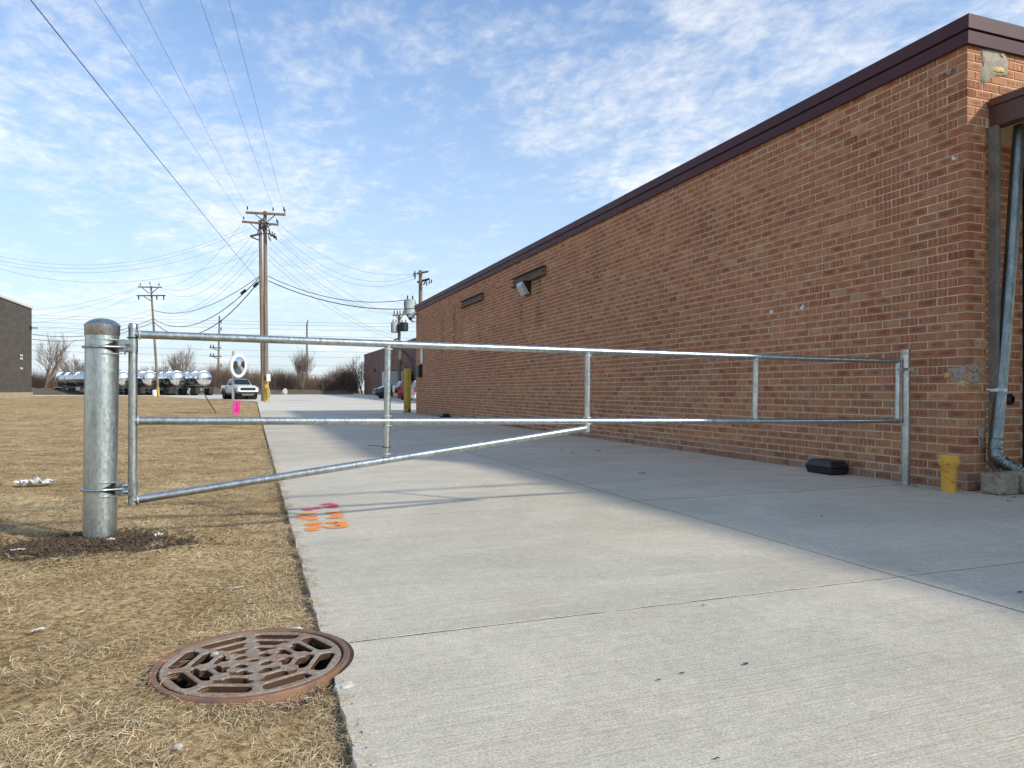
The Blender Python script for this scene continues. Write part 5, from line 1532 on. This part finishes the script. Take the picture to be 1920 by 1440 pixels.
for k, (s, e, sg) in enumerate((((462, 424), (-120, 445), 2.6), ((470, 427), (-120, 455), 2.6), ((478, 440), (-120, 462), 2.5), ((484, 470), (-120, 465), 2.6))):
    wire(('highest', 'second highest', 'third highest', 'lowest')[k]+LEFT, at(*s, ZR), at(*e, ZR-4), sg, 0.0095)
PL = ' thin wire from the pole pair down to the leaning pole'
for k, (s, e, sg) in enumerate((((452, 421), (301, 536), 1.5), ((470, 446), (302, 539), 1.8), ((478, 452), (303, 542), 2.4), ((482, 468), (291, 583), 2.0), ((484, 478), (290, 589), 2.0))):
    wire(ORD[k]+PL, at(*s, ZR), at(*e, ZL), sg, 0.011)
wire('upper black cable from the pole pair past the leaning pole', at(486, 518, ZR), at(286, 581, ZL), 1.4, 0.028, 'wire')
wire('middle black cable with splice boxes between the pole pair and the leaning pole', at(486, 521, ZR), at(288, 598, ZL), 2.2, 0.036, 'wire')
wire('lowest black cable sagging between the pole pair and the leaning pole', at(486, 527, ZR), at(289, 604, ZL), 2.9, 0.042, 'wire')
for (p0, p1), lab in ((((452, 551), (461, 544)), 'black splice case on the middle sagging cable'), (((476, 538), (484, 530)), 'black splice case close to the pole pair')):
    a, e = at(*p0, ZR+1.5), at(*p1, ZR+1)
    tag(MB().tube([a, a.lerp(e, 0.12), a.lerp(e, 0.88), e], [0.04, 0.13, 0.13, 0.04], 10).build('splice_case', M['black'], None, world=True, loc=tuple(a)), lab, 'splice case')
LP = ' wire continuing left from the leaning pole'
for k, (s, e, sg) in enumerate((((261, 537), (-60, 580), 1.2), ((261, 540), (-60, 590), 1.4), ((257, 552), (-60, 600), 1.6), ((285, 581), (-60, 616), 1.0), ((286, 590), (-60, 625), 1.0))):
    wire(ORD[k]+LP, at(*s, ZL), at(*e, ZL-8), sg, 0.013)
for k, (s, e) in enumerate((((287, 598), (60, 627)), ((288, 604), (60, 636)))):
    wire(('upper', 'lower')[k]+' thick black cable from the leaning pole to the grey warehouse', at(*s, ZL), at(*e, 80), 1.0, 0.034, 'wire')
RW = ' of three thin wires from the pole tops to the pole above the roof corner'
for k, (s, e, sg) in enumerate((((527, 423.5), (778, 513), 1.3), ((520, 431.5), (778, 516), 1.8), ((518, 438), (779, 521), 2.0))):
    wire(('highest', 'middle', 'lowest')[k]+RW, at(*s, ZP), at(*e, ZT2), sg, 0.0095)
RT = ' thin wire from the pole pair down to the short transformer pole'
for k, (s, e, sg) in enumerate((((516, 445), (738, 588), 0.9), ((507, 454), (744, 588), 1.3), ((505, 464), (738, 590), 1.2), ((503, 477), (736, 628), 0.9), ((503, 487), (737, 634), 0.9))):
    wire(ORD[k]+RT, at(*s, ZP), at(*e, ZT1), sg, 0.011)
wire('upper thick cable from the pole pair to the roof corner', at(503, 518, ZP), at(757, 563, ZT2), 0.8, 0.026, 'wire')
wire('lower thick cable from the pole pair to the roof corner', at(503, 526.5, ZP), at(783, 578, ZT2-2), 0.75, 0.034, 'wire')
DW = ' from the top of the faint level wires of the distant line'
for k, (y0, y1) in enumerate(((585, 604), (590, 610), (598, 618), (606, 632), (614, 640), (640, 658), (652, 668), (668, 684), (688, 702))):
    wire(('first', 'second', 'third', 'fourth', 'fifth', 'sixth', 'seventh', 'eighth', 'ninth')[k]+DW, at(-80, y0, ZD-15), at(900, y1+4, ZD-8), 0.5, 0.022, group='distant line wires', n=8)

# ================================================================== TREES AND THICKET
def bare_tree(label, base, H, seed, spread=0.5, trunk=0.16, stems=1, lean=(0, 0), group='bare trees behind the lot', upright=0.10, twigs=3):
    rt = random.Random(seed)
    root = empty('bare_tree', label, 'tree', tuple(base), 0, group)
    T = MB(); Br = MB()
    def grow(p, d, L, r, lev):
        n = 4 if lev < 2 else 3
        pts = [p]; cd = d.normalized()
        for k in range(n):
            cd = (cd + Vector((rt.gauss(0, 0.10), rt.gauss(0, 0.10), rt.gauss(0.04, 0.06)))).normalized()
            pts.append(pts[-1] + cd*(L/n))
        rads = [r*(1-0.45*k/n) for k in range(n+1)]
        (T if lev == 0 else Br).tube(pts, rads, 7 if lev == 0 else (5 if lev < 3 else 3), caps=False)
        if lev >= 5: return
        m = (5, 4, 3, 3, twigs)[lev] + rt.choice((0, 1))
        for k in range(m):
            t = rt.uniform(0.35 if lev == 0 else 0.25, 1.0)
            if k == 0: t = 1.0
            i = min(n-1, int(t*n)); q = pts[i].lerp(pts[i+1], t*n-i)
            ang = rt.uniform(0, 2*math.pi); sp = spread*(1.0 if k else 0.35)*rt.uniform(0.7, 1.3)
            side = Vector((math.cos(ang), math.sin(ang), 0))
            nd = (cd + side*sp + Vector((0, 0, upright))).normalized()
            grow(q, nd, L*rt.uniform(0.62, 0.92)*(0.88 if lev else 1), max(0.0065, r*(0.64 if k == 0 else 0.46)), lev+1)
    for s in range(stems):
        a = 2*math.pi*s/max(1, stems)+0.4
        grow(Vector((0.12*math.cos(a)*(stems > 1), 0.12*math.sin(a)*(stems > 1), -0.2)), Vector((lean[0]+0.14*math.cos(a)*(stems > 1), lean[1]+0.14*math.sin(a)*(stems > 1), 1)), H*0.27, trunk, 0)
    zt = max(v[2] for v in Br.v); k = H/zt
    for mb_ in (T, Br): mb_.v = [(x*k, y*k, z*k if z > 0 else z) for x, y, z in mb_.v]
    T.build('trunk', M['bark'], root, smooth=60); Br.build('crown', M['twig'], root)
    return root
ZB = 124.0
def tb(px, Z=ZB):
    p = at(px, 740, Z); p.z = lotz(p.y)-0.05; return p
def th(py, Z=ZB): return CAM_H+(732-py)/F_PX*Z-0.2
bare_tree('tall bare tree beside the grey warehouse', tb(84, 116), th(618, 116), 3, 0.62, 0.17, 1, (0.02, 0))
bare_tree('bare tree mostly hidden behind the hinge post', tb(150), th(662), 4, 0.6, 0.13, 2)
bare_tree('round-crowned bare tree above the tank trailers', tb(338), th(640), 8, 0.62, 0.14, 3, (0, 0), twigs=3)
bare_tree('small bare tree left of the leaning pole foot', tb(300, 126), th(672, 126), 15, 0.6, 0.10, 2)
bare_tree('slim upright bare tree beside the plain distant pole', tb(566, 118), th(645, 118), 5, 0.40, 0.09, 3, (0, 0), upright=0.32)
bare_tree('bare tree leaning out from the corner of the panelled building', tb(679, 121), th(664, 121), 6, 0.55, 0.11, 1, (-0.22, 0))
bare_tree('spreading bare shrub tree right of the gap in the thicket', tb(640, 120), th(684, 120), 9, 0.7, 0.07, 4, twigs=4)
bare_tree('low bare tree behind the middle tank trailer', tb(212, 128), th(682, 128), 12, 0.65, 0.09, 3)
# thicket: a mass of stems nobody could count
rk = random.Random(33)
b = MB()
def th_height(px):
    h = 4.2 + 1.3*math.exp(-((px-440)/70)**2) + 0.5*math.exp(-((px-110)/60)**2) + 1.2*math.exp(-((px-655)/30)**2) + 0.5*math.sin(px*0.05)
    return max(2.2, h)
for k in range(21000):
    px = rk.uniform(40, 690); Z = rk.uniform(119, 132)
    p = at(px, 740, Z); p.z = lotz(p.y)-0.1
    if p.x > 16.8: continue
    h = th_height(px)*rk.uniform(0.30, 1.12)
    d = Vector((rk.gauss(0, 0.28), rk.gauss(0, 0.2), 1)).normalized()
    w = rk.uniform(0.012, 0.032)
    q = p + d*h*0.55; e = q + (d+Vector((rk.gauss(0, 0.30), rk.gauss(0, 0.2), 0))).normalized()*h*0.45
    sx = Vector((w, 0, 0)); sy = Vector((0, w, 0))
    i = len(b.v); b.v += [tuple(p-sx), tuple(p+sx), tuple(q-sx*0.7), tuple(q+sx*0.7), tuple(e)]
    b.f += [(i, i+1, i+3, i+2), (i+2, i+3, i+4)]
    for t in range(3):
        s = p.lerp(q, rk.uniform(0.4, 1.0)) if t else q
        dd = (d+Vector((rk.gauss(0, 0.7), rk.gauss(0, 0.5), rk.uniform(-0.1, 0.4)))).normalized()*h*rk.uniform(0.18, 0.42)
        i = len(b.v); b.v += [tuple(s-sx*0.45), tuple(s+sx*0.45), tuple(s+dd)]; b.f.append((i, i+1, i+2))
me_t = b
o = bpy.data.meshes.new('thicket'); o.from_pydata(b.v, [], b.f); o.materials.append(M['brush'])
to = bpy.data.objects.new('thicket', o); C.objects.link(to); tag(to, 'dark brown leafless thicket along the back of the lot', 'thicket', kind='stuff')
# low weedy bank under it
b = MB(); n = 70
for k in range(n+1):
    x = -62 + 78.5*k/n
    for dy, dz in ((0, 0.0), (1.2, 0.30), (4, 0.9), (12, 1.3)):
        y = 118.6+dy; b.v.append((x, y, lotz(y)-0.02+dz*(0.8+0.5*mnoise.noise(Vector((x*0.4, dy, 0))))))
for k in range(n):
    for j in range(3): q = k*4+j; b.f.append((q, q+1, q+5, q+4))
M['bank'] = plain('weedy_bank', (0.135, 0.098, 0.062), 0.95, 0, 0.5, 1.6, 0.5)
tag(b.build('bank', M['bank'], smooth=180), kind='structure')
stone('boulder', 'pale boulder at the foot of the thicket right of the pole pair', tuple(at(534, 736, 112)), (0.42, 0.4, 0.62), 4, M['rock'], 'boulder')
tag(MB().lathe([(0.28, 0), (0.30, 0.85), (0.27, 0.9)], 18).build('white_barrel', M['white'], None, smooth=40, loc=tuple(at(290, 744, 91.5))), 'small white barrel beside the leaning pole foot', 'barrel')

# ================================================================== VEHICLES
def wheel(root, c, r, w, ax=Vector((0, 1, 0)), rim=None):
    q = ax.to_track_quat('Z', 'Y').to_matrix().to_4x4()
    def part(prof, name, mat, par, n=28):
        b = MB().lathe(prof, n); b.xf(Matrix.Translation(Vector(c)) @ q if par is root else q); 
        return b.build(name, mat, par, smooth=40)
    t = part([(r*0.62, -w/2), (r*0.93, -w/2), (r, -w/2+0.03), (r, w/2-0.03), (r*0.93, w/2), (r*0.62, w/2)], 'wheel', M['rubber'], root)
    b = MB().lathe([(r*0.61, -w/2+0.03), (r*0.61, w/2-0.015), (r*0.5, w/2-0.04), (r*0.2, w/2-0.02), (r*0.001, w/2-0.015)], 20)
    b.xf(Matrix.Translation(Vector(c)) @ q); o = b.build('rim', rim or M['galv_clean'], t, smooth=40)
    return t
def loft(stations):
    """stations: list of (x, [(y,z)...half section from the bottom up]) mirrored to a closed hull"""
    b = MB(); m = None
    for x, half in stations:
        ring = [(x, y, z) for y, z in half] + [(x, -y, z) for y, z in reversed(half)]
        m = len(ring); b.v += ring
    for k in range(len(stations)-1):
        for j in range(m):
            a = k*m+j; c = k*m+(j+1) % m
            b.f.append((a, c, c+m, a+m))
    b.f.append(tuple(range(m-1, -1, -1))); e = (len(stations)-1)*m; b.f.append(tuple(e+j for j in range(m)))
    return b
def paint(name, col, rough=0.25): return plain(name, col, rough, 0, 0.05, 0.5, 0.0, 0.5, None, 0.6)
M['paint_white'] = paint('white_car_paint', (0.66, 0.68, 0.70)); M['paint_black'] = paint('black_car_paint', (0.010, 0.011, 0.013)); M['paint_red'] = paint('red_car_paint', (0.30, 0.010, 0.022)); M['paint_silver'] = paint('pale_car_paint', (0.58, 0.59, 0.60))

# --- pickup
def pickup(loc, rz):
    r = empty('pickup_truck', 'white pickup truck with black grille facing the camera on the far lot', 'pickup truck', loc, rz)
    def sec(w, z0, z1, zt, wt):
        return [(w*0.90, z0), (w, z0+0.14), (w*1.01, (z0+z1)/2), (w*0.985, z1-0.05), (wt, zt)]
    st = []
    for x, w, z0, z1, zt, wt in ((-2.68, 0.93, 0.72, 1.26, 1.30, 0.88), (-2.55, 0.97, 0.62, 1.28, 1.32, 0.90), (-0.98, 0.97, 0.55, 1.28, 1.32, 0.90), (-0.95, 0.96, 0.55, 1.28, 1.31, 0.86), (0.95, 0.96, 0.55, 1.26, 1.31, 0.86),
                               (1.5, 0.97, 0.55, 1.20, 1.30, 0.80), (2.25, 0.97, 0.56, 1.14, 1.25, 0.78), (2.55, 0.95, 0.60, 1.06, 1.19, 0.76), (2.66, 0.91, 0.66, 0.98, 1.10, 0.74)):
        st.append((x, sec(w, z0, z1, zt, wt)))
    loft(st).build('body', M['paint_white'], r, smooth=35)
    cab = [(-0.98, [(0.88, 1.30), (0.86, 1.32), (0.85, 1.34)]), (-0.78, [(0.88, 1.30), (0.745, 1.80), (0.66, 1.865)]), (-0.2, [(0.88, 1.30), (0.755, 1.84), (0.66, 1.90)]), (0.22, [(0.88, 1.30), (0.745, 1.81), (0.66, 1.875)]), (1.02, [(0.86, 1.29), (0.83, 1.31), (0.80, 1.325)])]
    loft(cab).build('cab', M['paint_white'], r, smooth=40)
    b = MB(); b.quad((1.00, -0.77, 1.345), (1.00, 0.77, 1.345), (0.30, 0.66, 1.862), (0.30, -0.66, 1.862)); b.build('windshield', M['glass'], r)
    for s in (-1, 1):
        b = MB()
        b.quad((0.78, s*0.872, 1.37), (0.02, s*0.880, 1.37), (0.02, s*0.778, 1.80), (0.28, s*0.775, 1.78)); b.build('window', M['glass'], r)
        b = MB(); b.quad((-0.06, s*0.880, 1.37), (-0.80, s*0.880, 1.37), (-0.70, s*0.780, 1.77), (-0.06, s*0.780, 1.80)); b.build('window', M['glass'], r)
        for xw in (1.72, -1.62):
            pts = []
            for k in range(11):
                a = math.pi*k/10; pts.append((xw+0.60*math.cos(a), 0.45+0.60*math.sin(a)))
            q = [(xw+0.50*math.cos(math.pi*k/10), 0.45+0.50*math.sin(math.pi*k/10)) for k in range(10, -1, -1)]
            b = MB(); ring = pts+q; n = len(ring)
            b.v = [(x, s*0.90, z) for x, z in ring]+[(x, s*1.03, z) for x, z in ring]
            for j in range(n): b.f.append((j, (j+1) % n, n+(j+1) % n, n+j))
            for j in range(10):
                b.f.append((j, j+1, n-2-j, n-1-j)); b.f.append((n+j, n+n-1-j, n+n-2-j, n+j+1))
            b.build('wheel_arch', M['black'], r)
            MB().lathe([(0.52, 0.10), (0.52, 0.80)], 20, (xw, 0, 0.45), 'Y').xf(Matrix.Diagonal((1, s, 1, 1))).build('wheel_well', M['black'], r)
            wheel(r, (xw, s*0.86, 0.42), 0.42, 0.29, Vector((0, s, 0)), M['steel_dark'])
        b = MB().obox((0.86, s*1.08, 1.40), XU, YU, ZU, 0.07, 0.12, 0.11); b.tube([(0.86, s*0.90, 1.34), (0.86, s*1.0, 1.36)], 0.03, 6); b.build('side_mirror', M['black'], r, bevel=0.0)
        MB().obox((2.565, s*0.80, 0.985), XU, YU, ZU, 0.075, 0.155, 0.11).build('headlight', M['lamp_clear'], r, bevel=0.02)
        MB().obox((2.60, s*0.83, 0.94), XU, YU, ZU, 0.055, 0.09, 0.03).build('headlight_trim', M['black'], r)
        MB().box(-0.85, 0.95, s*0.94-0.04, s*0.94+0.04, 0.42, 0.50).build('running_board', M['black'], r)
        MB().obox((0.45, s*0.975, 1.10), XU, YU, ZU, 0.10, 0.012, 0.018).build('door_handle', M['black'], r)
    MB().box(2.58, 2.705, -0.66, 0.66, 0.83, 1.08).build('grille', M['black'], r, bevel=0.02)
    for k in range(3): MB().box(2.706, 2.718, -0.60, 0.60, 0.868+0.07*k, 0.888+0.07*k).build('grille_bar', M['steel_dark'], r)
    MB().box(2.60, 2.80, -0.86, 0.86, 0.70, 0.79).build('bumper_lip', M['paint_white'], r, bevel=0.03)
    MB().box(2.45, 2.74, -0.90, 0.90, 0.50, 0.695).build('lower_bumper', M['black'], r, bevel=0.04)
    b = MB(); b.v = [(2.76, -0.58, 0.56), (2.76, 0.58, 0.56), (2.55, 0.48, 0.36), (2.55, -0.48, 0.36), (2.60, -0.58, 0.56), (2.60, 0.58, 0.56), (2.45, 0.48, 0.36), (2.45, -0.48, 0.36)]
    b.f = [(0,1,2,3),(7,6,5,4),(0,4,5,1),(1,5,6,2),(2,6,7,3),(3,7,4,0)]; b.build('skid_plate', M['galv_clean'], r)
    for s in (-1, 1): MB().obox((2.765, s*0.30, 0.60), XU, YU, ZU, 0.03, 0.10, 0.03).build('tow_hook', M['black'], r)
    MB().box(-2.4, 2.3, -0.5, 0.5, 0.34, 0.58).build('chassis', M['black'], r)
    return r
tp_ = at(452, 751, 66.0)
pickup((tp_.x-0.15, tp_.y+0.4, lotz(tp_.y)+0.004), R(-90+17))

def car(kind, label, loc, rz, mat, H, L, wag):
    r = empty(kind, label, 'car', loc, rz, 'cars parked by the panelled building')
    W = 0.90
    def sec(w, z0, zb, zt, wt): return [(w*0.88, z0), (w, z0+0.15), (w*1.01, (z0+zb)/2+0.05), (w*0.97, zb), (wt, zt)]
    h = L/2
    if wag:
        bl = 0.62*H
        st = [(-h, sec(W*0.90, 0.42, bl*0.96, bl, 0.78)), (-h+0.12, sec(W*0.98, 0.30, bl, bl+0.03, 0.80)), (-0.4, sec(W, 0.26, bl, bl+0.03, 0.80)), (h-1.25, sec(W, 0.26, bl-0.02, bl+0.02, 0.78)), (h-0.35, sec(W*0.98, 0.28, bl-0.16, bl-0.08, 0.74)), (h, sec(W*0.86, 0.40, bl-0.3, bl-0.24, 0.66))]
        top = [(-h+0.06, [(0.80, bl), (0.79, bl+0.02), (0.78, bl+0.04)]), (-h+0.38, [(0.82, bl), (0.70, H-0.08), (0.60, H-0.02)]), (0.0, [(0.82, bl), (0.70, H-0.05), (0.60, H)]), (0.35, [(0.82, bl), (0.69, H-0.09), (0.60, H-0.03)]), (h-1.15, [(0.80, bl), (0.78, bl+0.02), (0.76, bl+0.03)])]
        win = [[(-h+0.55, 0.90), (-h+0.70, 1), (-0.75, 1), (-0.75, 0.90)], [(-0.68, .9), (-0.68, 1), (0.05, 1), (0.05, .9)], [(0.12, .9), (0.12, 1), (0.42, 1), (h-1.45, .9)]]
    else:
        bl = 0.66*H
        st = [(-h, sec(W*0.88, 0.40, bl*0.98, bl+0.02, 0.76)), (-h+0.14, sec(W*0.97, 0.28, bl+0.02, bl+0.07, 0.76)), (-h+0.9, sec(W, 0.24, bl, bl+0.06, 0.78)), (0.4, sec(W, 0.22, bl-0.03, bl+0.01, 0.78)), (h-1.0, sec(W, 0.24, bl-0.06, bl, 0.76)), (h-0.25, sec(W*0.95, 0.26, bl-0.2, bl-0.13, 0.70)), (h, sec(W*0.82, 0.36, bl-0.34, bl-0.28, 0.6))]
        top = [(-h+0.30, [(0.78, bl), (0.74, bl+0.04), (0.66, bl+0.07)]), (-h+1.45, [(0.80, bl), (0.66, H-0.06), (0.56, H-0.01)]), (-0.1, [(0.80, bl), (0.66, H-0.04), (0.56, H)]), (0.35, [(0.80, bl), (0.66, H-0.09), (0.56, H-0.04)]), (h-1.15, [(0.78, bl-0.04), (0.76, bl-0.02), (0.74, bl)])]
        win = [[(-h+0.95, .9), (-h+1.5, 1), (-0.35, 1), (-0.35, .9)], [(-0.28, .9), (-0.28, 1), (0.30, 1), (h-1.45, .9)]]
    loft(st).build('body', mat, r, smooth=35)
    loft(top).build('cabin', mat, r, smooth=40)
    for s in (-1, 1):
        for q in win:
            b = MB(); b.poly([(x, s*((0.815, 0.715)[int(t > 0.95)] if wag else (0.80, 0.675)[int(t > 0.95)]), (bl+0.06) if t < 0.95 else H-0.12) for x, t in q]); b.build('window', M['glass'], r)
        for xw in (-h+0.95, h-0.92): 
            MB().lathe([(0.37, 0.3), (0.37, 0.915)], 18, (xw, 0, 0.33), 'Y').xf(Matrix.Diagonal((1, s, 1, 1))).build('wheel_well', M['black'], r)
            wheel(r, (xw, s*0.81, 0.33), 0.33, 0.22, Vector((0, s, 0)))
        MB().obox((-h+0.06, s*0.70, bl-0.12 if not wag else bl-0.05), XU, YU, ZU, 0.10, 0.14, 0.07 if not wag else 0.20).build('tail_light', M['red_lamp'], r, bevel=0.02)
        MB().obox((h-0.14, s*0.62, bl-0.34), XU, YU, ZU, 0.10, 0.14, 0.06).build('headlight', M['lamp_clear'], r)
    b = MB()
    if wag: b.quad((-h+0.055, -0.66, bl+0.10), (-h+0.055, 0.66, bl+0.10), (-h+0.30, 0.58, H-0.12), (-h+0.30, -0.58, H-0.12))
    else: b.quad((-h+0.42, -0.60, bl+0.115), (-h+0.42, 0.60, bl+0.115), (-h+1.36, 0.52, H-0.025), (-h+1.36, -0.52, H-0.025))
    b.build('rear_window', M['glass'], r)
    MB().box(-h-0.07, -h+0.10, -0.82, 0.82, 0.36, 0.58).build('rear_bumper', mat if wag else M['black'], r, bevel=0.03)
    MB().box(-h-0.072, -h-0.06, -0.16, 0.16, 0.60, 0.72).build('licence_plate', M['white'], r)
    return r
def lot_loc(px, Z, dx):
    p = at(px, 740, Z); return (p.x+dx, p.y, lotz(p.y)+0.004)
car('sedan', 'black sedan parked tail out beside the panelled building', lot_loc(700, 72, 2.4), R(4), M['paint_black'], 1.42, 4.7, False)
suv = car('red_suv', 'red sport utility car with a covered spare wheel on its tail', lot_loc(741, 62, 2.2), R(4), M['paint_red'], 1.68, 4.3, True)
b = MB().lathe([(0.05, 0.0), (0.33, 0.0), (0.36, -0.05), (0.36, -0.20), (0.33, -0.22), (0.02, -0.22)], 24, (-2.17, 0.05, 0.98), 'X'); b.build('spare_wheel', M['galv'], suv, smooth=40)
MB().box(-1.6, 0.2, -0.60, -0.56, 1.685, 1.73).build('roof_rail', M['black'], suv)
car('pale_suv', 'pale silver sport utility car half hidden by the far corner of the wall', lot_loc(771, 50, 2.25), R(5), M['paint_silver'], 1.62, 4.5, True)
bx = empty('box_trailer', 'pale grey box trailer standing behind the parked cars', 'trailer', (15.9, 84, lotz(84)))
MB().box(-1.15, 1.15, -3, 3, 0.75, 3.05).build('box', M['light_box'], bx, bevel=0.03)
MB().box(-1.18, 1.18, -3.03, 3.03, 3.0505, 3.13).build('roof_edge', M['steel_dark'], bx)
MB().box(-0.9, 0.9, -2.8, 2.8, 0.55, 0.7495).build('chassis', M['steel_dark'], bx)
for s in (-1, 1): 
    wheel(bx, (s*0.95, 0.8, 0.42), 0.40, 0.25, Vector((s, 0, 0))); wheel(bx, (s*0.95, -0.8, 0.42), 0.40, 0.25, Vector((s, 0, 0)))
    MB().box(s*0.30-0.02, s*0.30+0.02, -3.025, -3.002, 0.85, 2.95).build('door_bar', M['galv_clean'], bx)

# --- tank trailers: local +x is the rounded end towards the camera
def tanker(label, loc, rz):
    r = empty('tank_trailer', label, 'tank trailer', loc, rz, 'polished tank trailers in a row')
    ra, zc_, L = 1.02, 2.36, 11.6
    prof = [(0.02, -L-0.28), (0.45, -L-0.22), (0.80, -L-0.10), (ra*0.93, -L)] + [(ra, -L+0.15), (ra, -0.15), (ra, -0.02), (0.98, 0.02)]
    MB().lathe(prof, 40, (0, 0, zc_), 'X').build('tank', M['tank_chrome'], r, smooth=40)
    MB().lathe([(1.0, 0.021), (0.985, 0.06), (0.86, 0.17), (0.62, 0.28), (0.32, 0.345), (0.02, 0.36)], 40, (0, 0, zc_), 'X').build('tank_head', M['brushed'], r, smooth=40)
    for x in (-0.05, -3.0, -6.0, -9.0, -11.4):
        MB().lathe([(ra-0.005, x-0.05), (ra+0.03, x-0.04), (ra+0.03, x+0.04), (ra-0.005, x+0.05)], 40, (0, 0, zc_), 'X', close=True).build('band', M['galv_clean'], r, smooth=40)
    b = MB()
    for x in (-3.4, -6.2, -8.4): b.lathe([(0.32, zc_+ra-0.06), (0.32, zc_+ra+0.12), (0.26, zc_+ra+0.17)], 16, (x, 0, 0))
    b.build('manholes', M['galv_clean'], r)
    b = MB()
    for s in (-1, 1): b.tube([(-9.5, s*0.45, zc_+ra+0.05), (-9.5, s*0.45, zc_+ra+0.22), (-2.2, s*0.45, zc_+ra+0.22), (-2.2, s*0.45, zc_+ra+0.02)], 0.03, 6)
    b.build('walkway_rail', M['galv_clean'], r)
    b = MB()
    for s in (-1, 1): b.box(-11.2, -0.1, s*0.42-0.06, s*0.42+0.06, 1.06, 1.32)
    b.build('frame', M['steel_dark'], r)
    for x in (-11.0, -9.75, -1.6, -0.6):
        for s in (-1, 1): wheel(r, (x, s*0.98, 0.52), 0.51, 0.52, Vector((0, s, 0)), M['galv_clean'])
        MB().tube([(x, -0.9, 0.52), (x, 0.9, 0.52)], 0.07, 8).build('axle', M['steel_dark'], r)
    for s in (-1, 1):
        MB().box(-8.95, -8.93, s*0.98-0.30, s*0.98+0.30, 0.25, 1.05).build('mud_flap', M['galv_clean'], r)
        MB().box(0.18, 0.20, s*0.92-0.32, s*0.92+0.32, 0.28, 1.10).build('mud_flap', M['black'], r)
        MB().box(-11.7, -9.0, s*1.12-0.12, s*1.12+0.12, 1.10, 1.16).build('fender', M['galv_clean'], r)
        MB().box(-5.2, -3.9, s*0.95-0.16, s*0.95+0.16, 0.70, 1.15).build('hose_box', M['galv_clean'], r)
        MB().obox((0.12, s*0.80, 1.16), XU, YU, ZU, 0.04, 0.10, 0.05).build('tail_light', M['red_lamp'], r)
    MB().box(0.0, 0.14, -1.15, 1.15, 0.98, 1.10).build('rear_bumper', M['steel_dark'], r)
    b = MB()
    for s in (-0.2, 0.2): b.tube([(0.10, s, 1.05), (0.34, s, 1.7), (0.40, s, 2.3)], 0.02, 6)
    for k in range(4): b.tube([(0.14+0.07*k, -0.2, 1.15+0.28*k), (0.14+0.07*k, 0.2, 1.15+0.28*k)], 0.015, 6)
    b.build('ladder', M['galv_clean'], r)
    return r
base = at(383, 742, 99.0)
root0 = None
names = ['rightmost polished tank trailer, next to the thicket', 'second polished tank trailer from the right', 'third polished tank trailer from the right, behind the leaning pole', 'polished tank trailer right behind the hinge post, fourth from the right']
ax = Vector((-0.80, 0.60))
for k, px in enumerate((383, 333, 281, 231)):
    p = at(px, 742, 99.0+0.6*k)
    ang = math.atan2(-0.92, 0.391)
    if k == 0: root0 = tanker(names[0], (p.x, p.y, lotz(p.y)), ang); o = root0
    else:
        o = copy_tree(root0); o.location = (p.x, p.y, lotz(p.y)); o['label'] = names[k]

p = at(192, 742, 101.0)
o = copy_tree(root0); o.location = (p.x, p.y, lotz(p.y)); o.rotation_euler = (0, 0, R(-53)); o['label'] = 'leftmost polished tank trailer, turned side on left of the hinge post'
